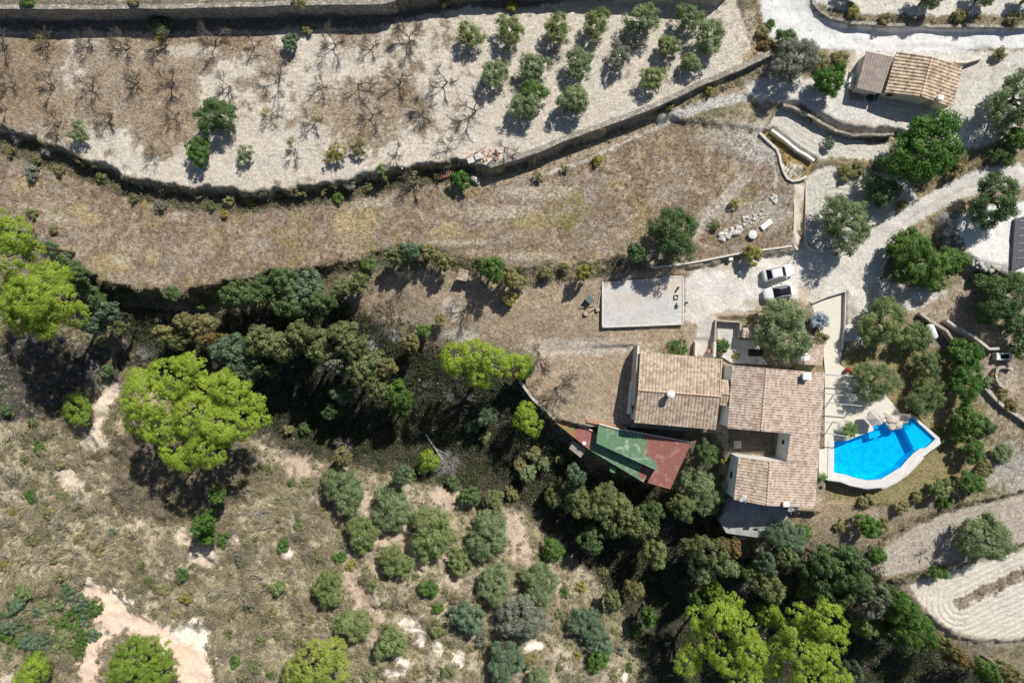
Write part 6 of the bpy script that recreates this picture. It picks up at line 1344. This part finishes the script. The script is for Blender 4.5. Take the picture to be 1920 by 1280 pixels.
# palms, cactus by the pool
def palm(px, py, r_m, h, label, nf=20, grp=None):
    p = place(px, py, h); o = root("palm_tree", p, label, "palm", grp); mb = MB()
    for k in range(6): mb.tube((0, 0, -.3 + h * k / 6), (0, 0, h * (k + 1) / 6 - .3 + .35), .15, .12, 8)
    mb.build("trunk", M['bark'], o); r = random.Random(int(px))
    vs = []; fs = []
    for k in range(nf):
        a = 6.283 * k / nf * 2.4 + r.uniform(-.2, .2); el = r.uniform(.1, 1.1); L = r_m * r.uniform(.8, 1.1); pr_ = None
        d = Vector((math.cos(a), math.sin(a), 0)); sd = Vector((-d.y, d.x, 0))
        for j in range(1, 9):
            t = j / 8; c = d * (L * t * math.cos(el * .6)) + Vector((0, 0, h + L * (math.sin(el) * t - .75 * t * t)))
            for s in (-1, 1):
                e = c + sd * s * (.34 * r_m * math.sin(t * 2.6 + .35)) + d * .12 + Vector((0, 0, -.08)); b_ = len(vs); w_ = d * .045 * r_m
                vs += [c - w_, c + w_, e]; fs.append((b_, b_ + 1, b_ + 2))
    me = fast_mesh("palm_fronds", np.array([tuple(v) for v in vs]), np.array(fs), tint=np.random.default_rng(3).random(len(vs))); link("fronds", me, LM['green'], o)
palm(1594, 806, 1.35, 1.6, "small palm tree beside the upper left corner of the pool", 26); palm(1543, 894, .75, .9, "tiny palm in a bed at the foot of the white stairs by the pool", 14)
palm(1762, 812, 1.0, .5, "yellowish spiky plant just outside the right tip of the pool", 16)

# ---------------------------------------------------------------- unique labels for the rest
LAND = [("the swimming pool",1650,860),("the left tiled house",1270,735),("the right tiled house",1460,810),("the workshop roof",1200,855),("the concrete platform",1205,566),("the parked cars",1460,530),("the old hut",1705,155),
        ("the gravel terrace",1860,450),("the lower furrowed field",1800,1150),("the well house",866,516),("the largest pine",360,775),("the sandy patch",290,1180),("the silver dead tree",835,868),("the tall pine pair",1440,1200),
        ("the left edge pines",70,540),("the red tile pile",836,326),("the straw filled channel",1480,280),("the yellowish lower pine",590,1240),("the raked plot",1590,380),("the bare yard",1080,720),("the white road bend",1490,30),("the dry field",1150,360),("the white tank",1745,620)]
ORD = ["nearest", "second nearest", "third nearest", "fourth nearest", "fifth nearest", "sixth nearest", "seventh nearest", "eighth nearest", "ninth nearest", "tenth nearest", "eleventh nearest", "twelfth nearest", "13th nearest", "14th nearest", "15th nearest", "16th nearest", "17th nearest", "18th nearest", "19th nearest", "20th nearest"]
def dirn(dx, dy):
    a = (math.degrees(math.atan2(-dy, dx)) + 360) % 360
    return ["right of", "upper right of", "above", "upper left of", "left of", "lower left of", "below", "lower right of"][int((a + 22.5) // 45) % 8]
bucket = {}
for o, ds, px, py, r_ in PLANTS:
    best = min(LAND, key=lambda L: (L[1] - px) ** 2 + (L[2] - py) ** 2); dx, dy = px - best[1], py - best[2]
    bucket.setdefault((ds, dirn(dx, dy), best[0]), []).append((dx * dx + dy * dy, o))
for (ds, dr, lm), L in bucket.items():
    L.sort(key=lambda t: t[0])
    for i, (_, o) in enumerate(L):
        o["label"] = f"{ds} {dr} {lm}" + (f", {ORD[min(i, 19)]} one" if len(L) > 1 else "")
        if "group" not in o.keys(): o["group"] = {'tree': "mixed trees on the hillside", 'shrub': "shrubs on the hillside"}.get(o["category"], "plants on the hillside")

# ---------------------------------------------------------------- uncountable cover: dry grass, low scrub, stones
def scatter(n, wt, seed):
    r = np.random.default_rng(seed); inn = (np.abs(X) < 82) & (np.abs(Y) < 56); w_ = np.where(inn, np.clip(wt, 0, 1), 0).ravel(); w_ = w_ / w_.sum()
    idx = r.choice(len(w_), n, p=w_); x = X.ravel()[idx] + r.uniform(-.1, .1, n); y = Y.ravel()[idx] + r.uniform(-.1, .1, n)
    return x, y, Z.ravel()[idx], idx, r
slab_mask = np.ones(sh)
for pl in (SLABT, HOUSE, POOLT, PATT, COURTT, DRIVES): slab_mask *= (pdist(PX, PY, pl) < 0)
slab_mask *= (pdist(PX, PY, DRV) < 0) * (pdist(PX, PY, [(1040,785),(1300,800),(1260,920),(1100,860)]) < 0) * (pdist(PX, PY, [(1600,90),(1810,90),(1800,225),(1600,185)]) < 0)
def leafcol(name, rough=.8):
    m, n, b = new_mat(name); a = nd(n, "ShaderNodeAttribute", attribute_name="Col"); n.links.new(a.outputs["Color"], b.inputs["Base Color"])
    t = n.nodes.new("ShaderNodeBsdfTranslucent"); n.links.new(a.outputs["Color"], t.inputs[0]); mx = n.nodes.new("ShaderNodeMixShader"); mx.inputs[0].default_value = .2
    n.links.new(b.outputs[0], mx.inputs[1]); n.links.new(t.outputs[0], mx.inputs[2]); n.links.new(mx.outputs[0], n.nodes["Material Output"].inputs[0]); return m
MC = leafcol("dry_blades")
fld = sstep(0, 6, pdist(PX, PY, FLD)); gw = (GR ** 2) * slab_mask
N = 34000; x, y, z, idx, r = scatter(N, gw * (.25 + .5 * fld + .8 * sstep(-.2, .5, n2)), 5)
nb = 7; xx = np.repeat(x, nb); yy = np.repeat(y, nb); zz = np.repeat(z, nb); M_ = N * nb
az = r.uniform(0, 6.28, M_) * .55 + np.repeat(r.uniform(0, 6.28, N), nb); ln = r.uniform(.16, .42, M_) * np.repeat(r.uniform(.7, 1.3, N), nb); el = r.uniform(.25, 1.2, M_)
dx, dy = np.cos(az), np.sin(az); ox = xx + r.normal(0, .1, M_); oy = yy + r.normal(0, .1, M_); wd = .028
b0 = np.stack([ox - dy * wd, oy + dx * wd, zz - .02], -1); b1 = np.stack([ox + dy * wd, oy - dx * wd, zz - .02], -1)
tp = np.stack([ox + dx * ln * np.cos(el), oy + dy * ln * np.cos(el), zz + ln * np.sin(el)], -1)
v = np.stack([b0, b1, tp], 1).reshape(-1, 3); cc_ = Cc.reshape(-1, 3)[idx]; cc_ = cc_ * r.uniform(.75, 1.45, (N, 1)) * np.array([1.05, 1.0, .9]); cc_ = np.clip(np.repeat(cc_, nb, 0) * r.uniform(.75, 1.3, (M_, 1)), .02, .62)
o = link("dry_grass", fast_mesh("dry_grass", v, np.arange(3 * M_).reshape(-1, 3), col=np.repeat(cc_, 3, 0)), MC)
tag(o, "thin dry straw coloured grass covering the fields and slopes", "grass", kind='stuff')
# low scrub on the wild slopes
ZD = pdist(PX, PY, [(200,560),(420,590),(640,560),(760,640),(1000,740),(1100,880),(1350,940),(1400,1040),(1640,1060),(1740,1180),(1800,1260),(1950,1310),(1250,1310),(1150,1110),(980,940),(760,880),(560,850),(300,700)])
rav = sstep(-10, 10, pdist(PX, PY, [(-80,560),(160,545),(420,560),(700,520),(800,640),(1000,700),(1060,800),(1350,940),(1500,1030),(1650,1080),(1780,1220),(1950,1300),(-80,1300)]))
sw = (rav * (1 - .85 * (ZD > 0)) * (.35 + .9 * sstep(0, .5, n2)) + .35 * (GR > .75) * (1 - fld) * (PX > 1400) + .5 * (ldist(PX, PY, [(0,270),(150,315),(300,370),(450,380),(600,362),(740,335),(860,330)]) < 14) + .5 * (ldist(PX, PY, [(150,545),(420,550),(600,500),(760,470),(1000,520),(1200,490)]) < 14)) * (GR > .3) * slab_mask
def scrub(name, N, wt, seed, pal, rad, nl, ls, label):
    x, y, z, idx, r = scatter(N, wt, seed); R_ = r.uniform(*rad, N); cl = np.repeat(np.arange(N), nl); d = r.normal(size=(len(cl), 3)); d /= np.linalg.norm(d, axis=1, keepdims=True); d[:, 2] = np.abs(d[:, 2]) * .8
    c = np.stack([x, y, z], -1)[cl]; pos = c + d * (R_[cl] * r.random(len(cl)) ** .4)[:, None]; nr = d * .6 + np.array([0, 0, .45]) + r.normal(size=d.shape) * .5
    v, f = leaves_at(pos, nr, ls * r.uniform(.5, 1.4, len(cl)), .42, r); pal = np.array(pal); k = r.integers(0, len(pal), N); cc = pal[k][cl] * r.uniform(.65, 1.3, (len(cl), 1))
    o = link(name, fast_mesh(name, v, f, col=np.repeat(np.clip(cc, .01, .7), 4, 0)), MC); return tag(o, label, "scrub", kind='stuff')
scrub("low_scrub", 9000, sw, 8, [(.26,.23,.11),(.17,.19,.07),(.36,.30,.18),(.12,.16,.05),(.33,.28,.22),(.40,.33,.23),(.27,.22,.15),(.42,.35,.29)], (.22, .7), 36, .10, "low mixed green, khaki and grey scrub covering the wild slopes")
bk = ((ldist(PX, PY, [(-20,262),(60,285),(150,318),(250,356),(350,376),(450,382),(560,372),(700,350),(800,328),(870,318)]) < 17) + .8 * (ldist(PX, PY, [(120,520),(260,560),(400,560),(520,525),(640,510),(760,480),(860,495),(1000,520),(1200,495)]) < 13) + .35 * (ldist(PX, PY, [(920,330),(1100,275),(1300,190),(1420,130)]) < 9)) * slab_mask * 1.0
scrub("bank_scrub", 2300, bk, 44, [(.24,.22,.11),(.16,.18,.07),(.33,.29,.17),(.28,.25,.18),(.20,.19,.12),(.38,.34,.24)], (.2, .75), 34, .08, "dry khaki scrub and straw hanging along the terrace banks")
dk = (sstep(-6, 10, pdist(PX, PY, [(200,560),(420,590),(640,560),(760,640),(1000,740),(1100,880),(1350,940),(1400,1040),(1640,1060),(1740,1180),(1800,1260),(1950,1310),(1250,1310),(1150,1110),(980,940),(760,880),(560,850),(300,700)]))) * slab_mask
scrub("ravine_undergrowth", 5200, dk * (.3 + sstep(-.2, .5, n2)), 12, [(.05,.07,.03),(.08,.105,.04),(.12,.14,.065),(.17,.155,.125),(.065,.09,.045)], (.5, 1.5), 60, .12, "dark tangled undergrowth filling the shaded ravine")  # greens darkened so the ravine's shade is in their colour
# cane-like pale grass tussocks on the lower left slope
cn = sm * (.12 + sstep(-.1, .5, n1 * .6 + n2 * .6)) * (PX < 620) + .12 * sm + .6 * sm * (np.hypot(PX - 440, PY - 1130) < 60)
N = 5200; x, y, z, idx, r = scatter(N, cn * (GR > .4), 21); nb = 13; M_ = N * nb
ang = fbm(x, y, 6.0, 2, 91) * 3.4 + .6; az = np.repeat(ang, nb) + r.normal(0, .5, M_); ln = r.uniform(.35, 1.25, M_); el = r.uniform(.15, .8, M_)
dx, dy = np.cos(az), np.sin(az); ox = np.repeat(x, nb) + r.normal(0, .22, M_); oy = np.repeat(y, nb) + r.normal(0, .22, M_); zz = np.repeat(z, nb) + r.uniform(0, .6, M_); wd = r.uniform(.02, .05, M_)
v = np.stack([np.stack([ox - dy * wd, oy + dx * wd, zz], -1), np.stack([ox + dy * wd, oy - dx * wd, zz], -1), np.stack([ox + dx * ln * np.cos(el), oy + dy * ln * np.cos(el), zz + ln * np.sin(el) * .7], -1)], 1).reshape(-1, 3)
pal = np.array([(.50,.43,.29),(.42,.36,.23),(.31,.28,.16),(.55,.48,.35),(.38,.34,.28)]); cc = np.repeat(pal[r.integers(0, 5, N)], nb, 0) * r.uniform(.6, 1.2, (M_, 1))
o = link("tall_dry_reeds", fast_mesh("tall_dry_reeds", v, np.arange(3 * M_).reshape(-1, 3), col=np.repeat(cc, 3, 0)), MC); tag(o, "pale khaki reeds and tussocks matted over the lower left slope", "reeds", kind='stuff')
# loose stones
x, y, z, idx, r = scatter(5200, (1.15 - GR) * .3 * slab_mask * (np.abs(PY - 640) < 700) + .25 * (sm > .5) * slab_mask + .2 * (FW > .3), 31)
ico = np.array([(0, 0, 1), (.9, 0, .2), (.28, .85, .2), (-.72, .53, .2), (-.72, -.53, .2), (.28, -.85, .2)]); fi = np.array([(0, 1, 2), (0, 2, 3), (0, 3, 4), (0, 4, 5), (0, 5, 1)])
n_ = len(x); sz = r.uniform(.04, .13, n_) * r.choice([1, 1, 1, 1.6], n_); a = r.uniform(0, 6.28, n_)
vx = ico[None] * sz[:, None, None] * r.uniform(.6, 1.3, (n_, 6, 1)); ca, sa = np.cos(a)[:, None], np.sin(a)[:, None]
v = np.stack([vx[..., 0] * ca - vx[..., 1] * sa + x[:, None], vx[..., 0] * sa + vx[..., 1] * ca + y[:, None], vx[..., 2] * .6 + z[:, None]], -1).reshape(-1, 3)
f = (fi[None] + (np.arange(n_) * 6)[:, None, None]).reshape(-1, 3); cs = np.clip(np.array([.60, .565, .51])[None] * r.uniform(.7, 1.2, (n_, 1)), 0, .8)
o = link("loose_stones", fast_mesh("loose_stones", v, f, col=np.repeat(cs, 6, 0)), MC); tag(o, "small pale limestone stones scattered over the bare soil", "stones", kind='stuff')
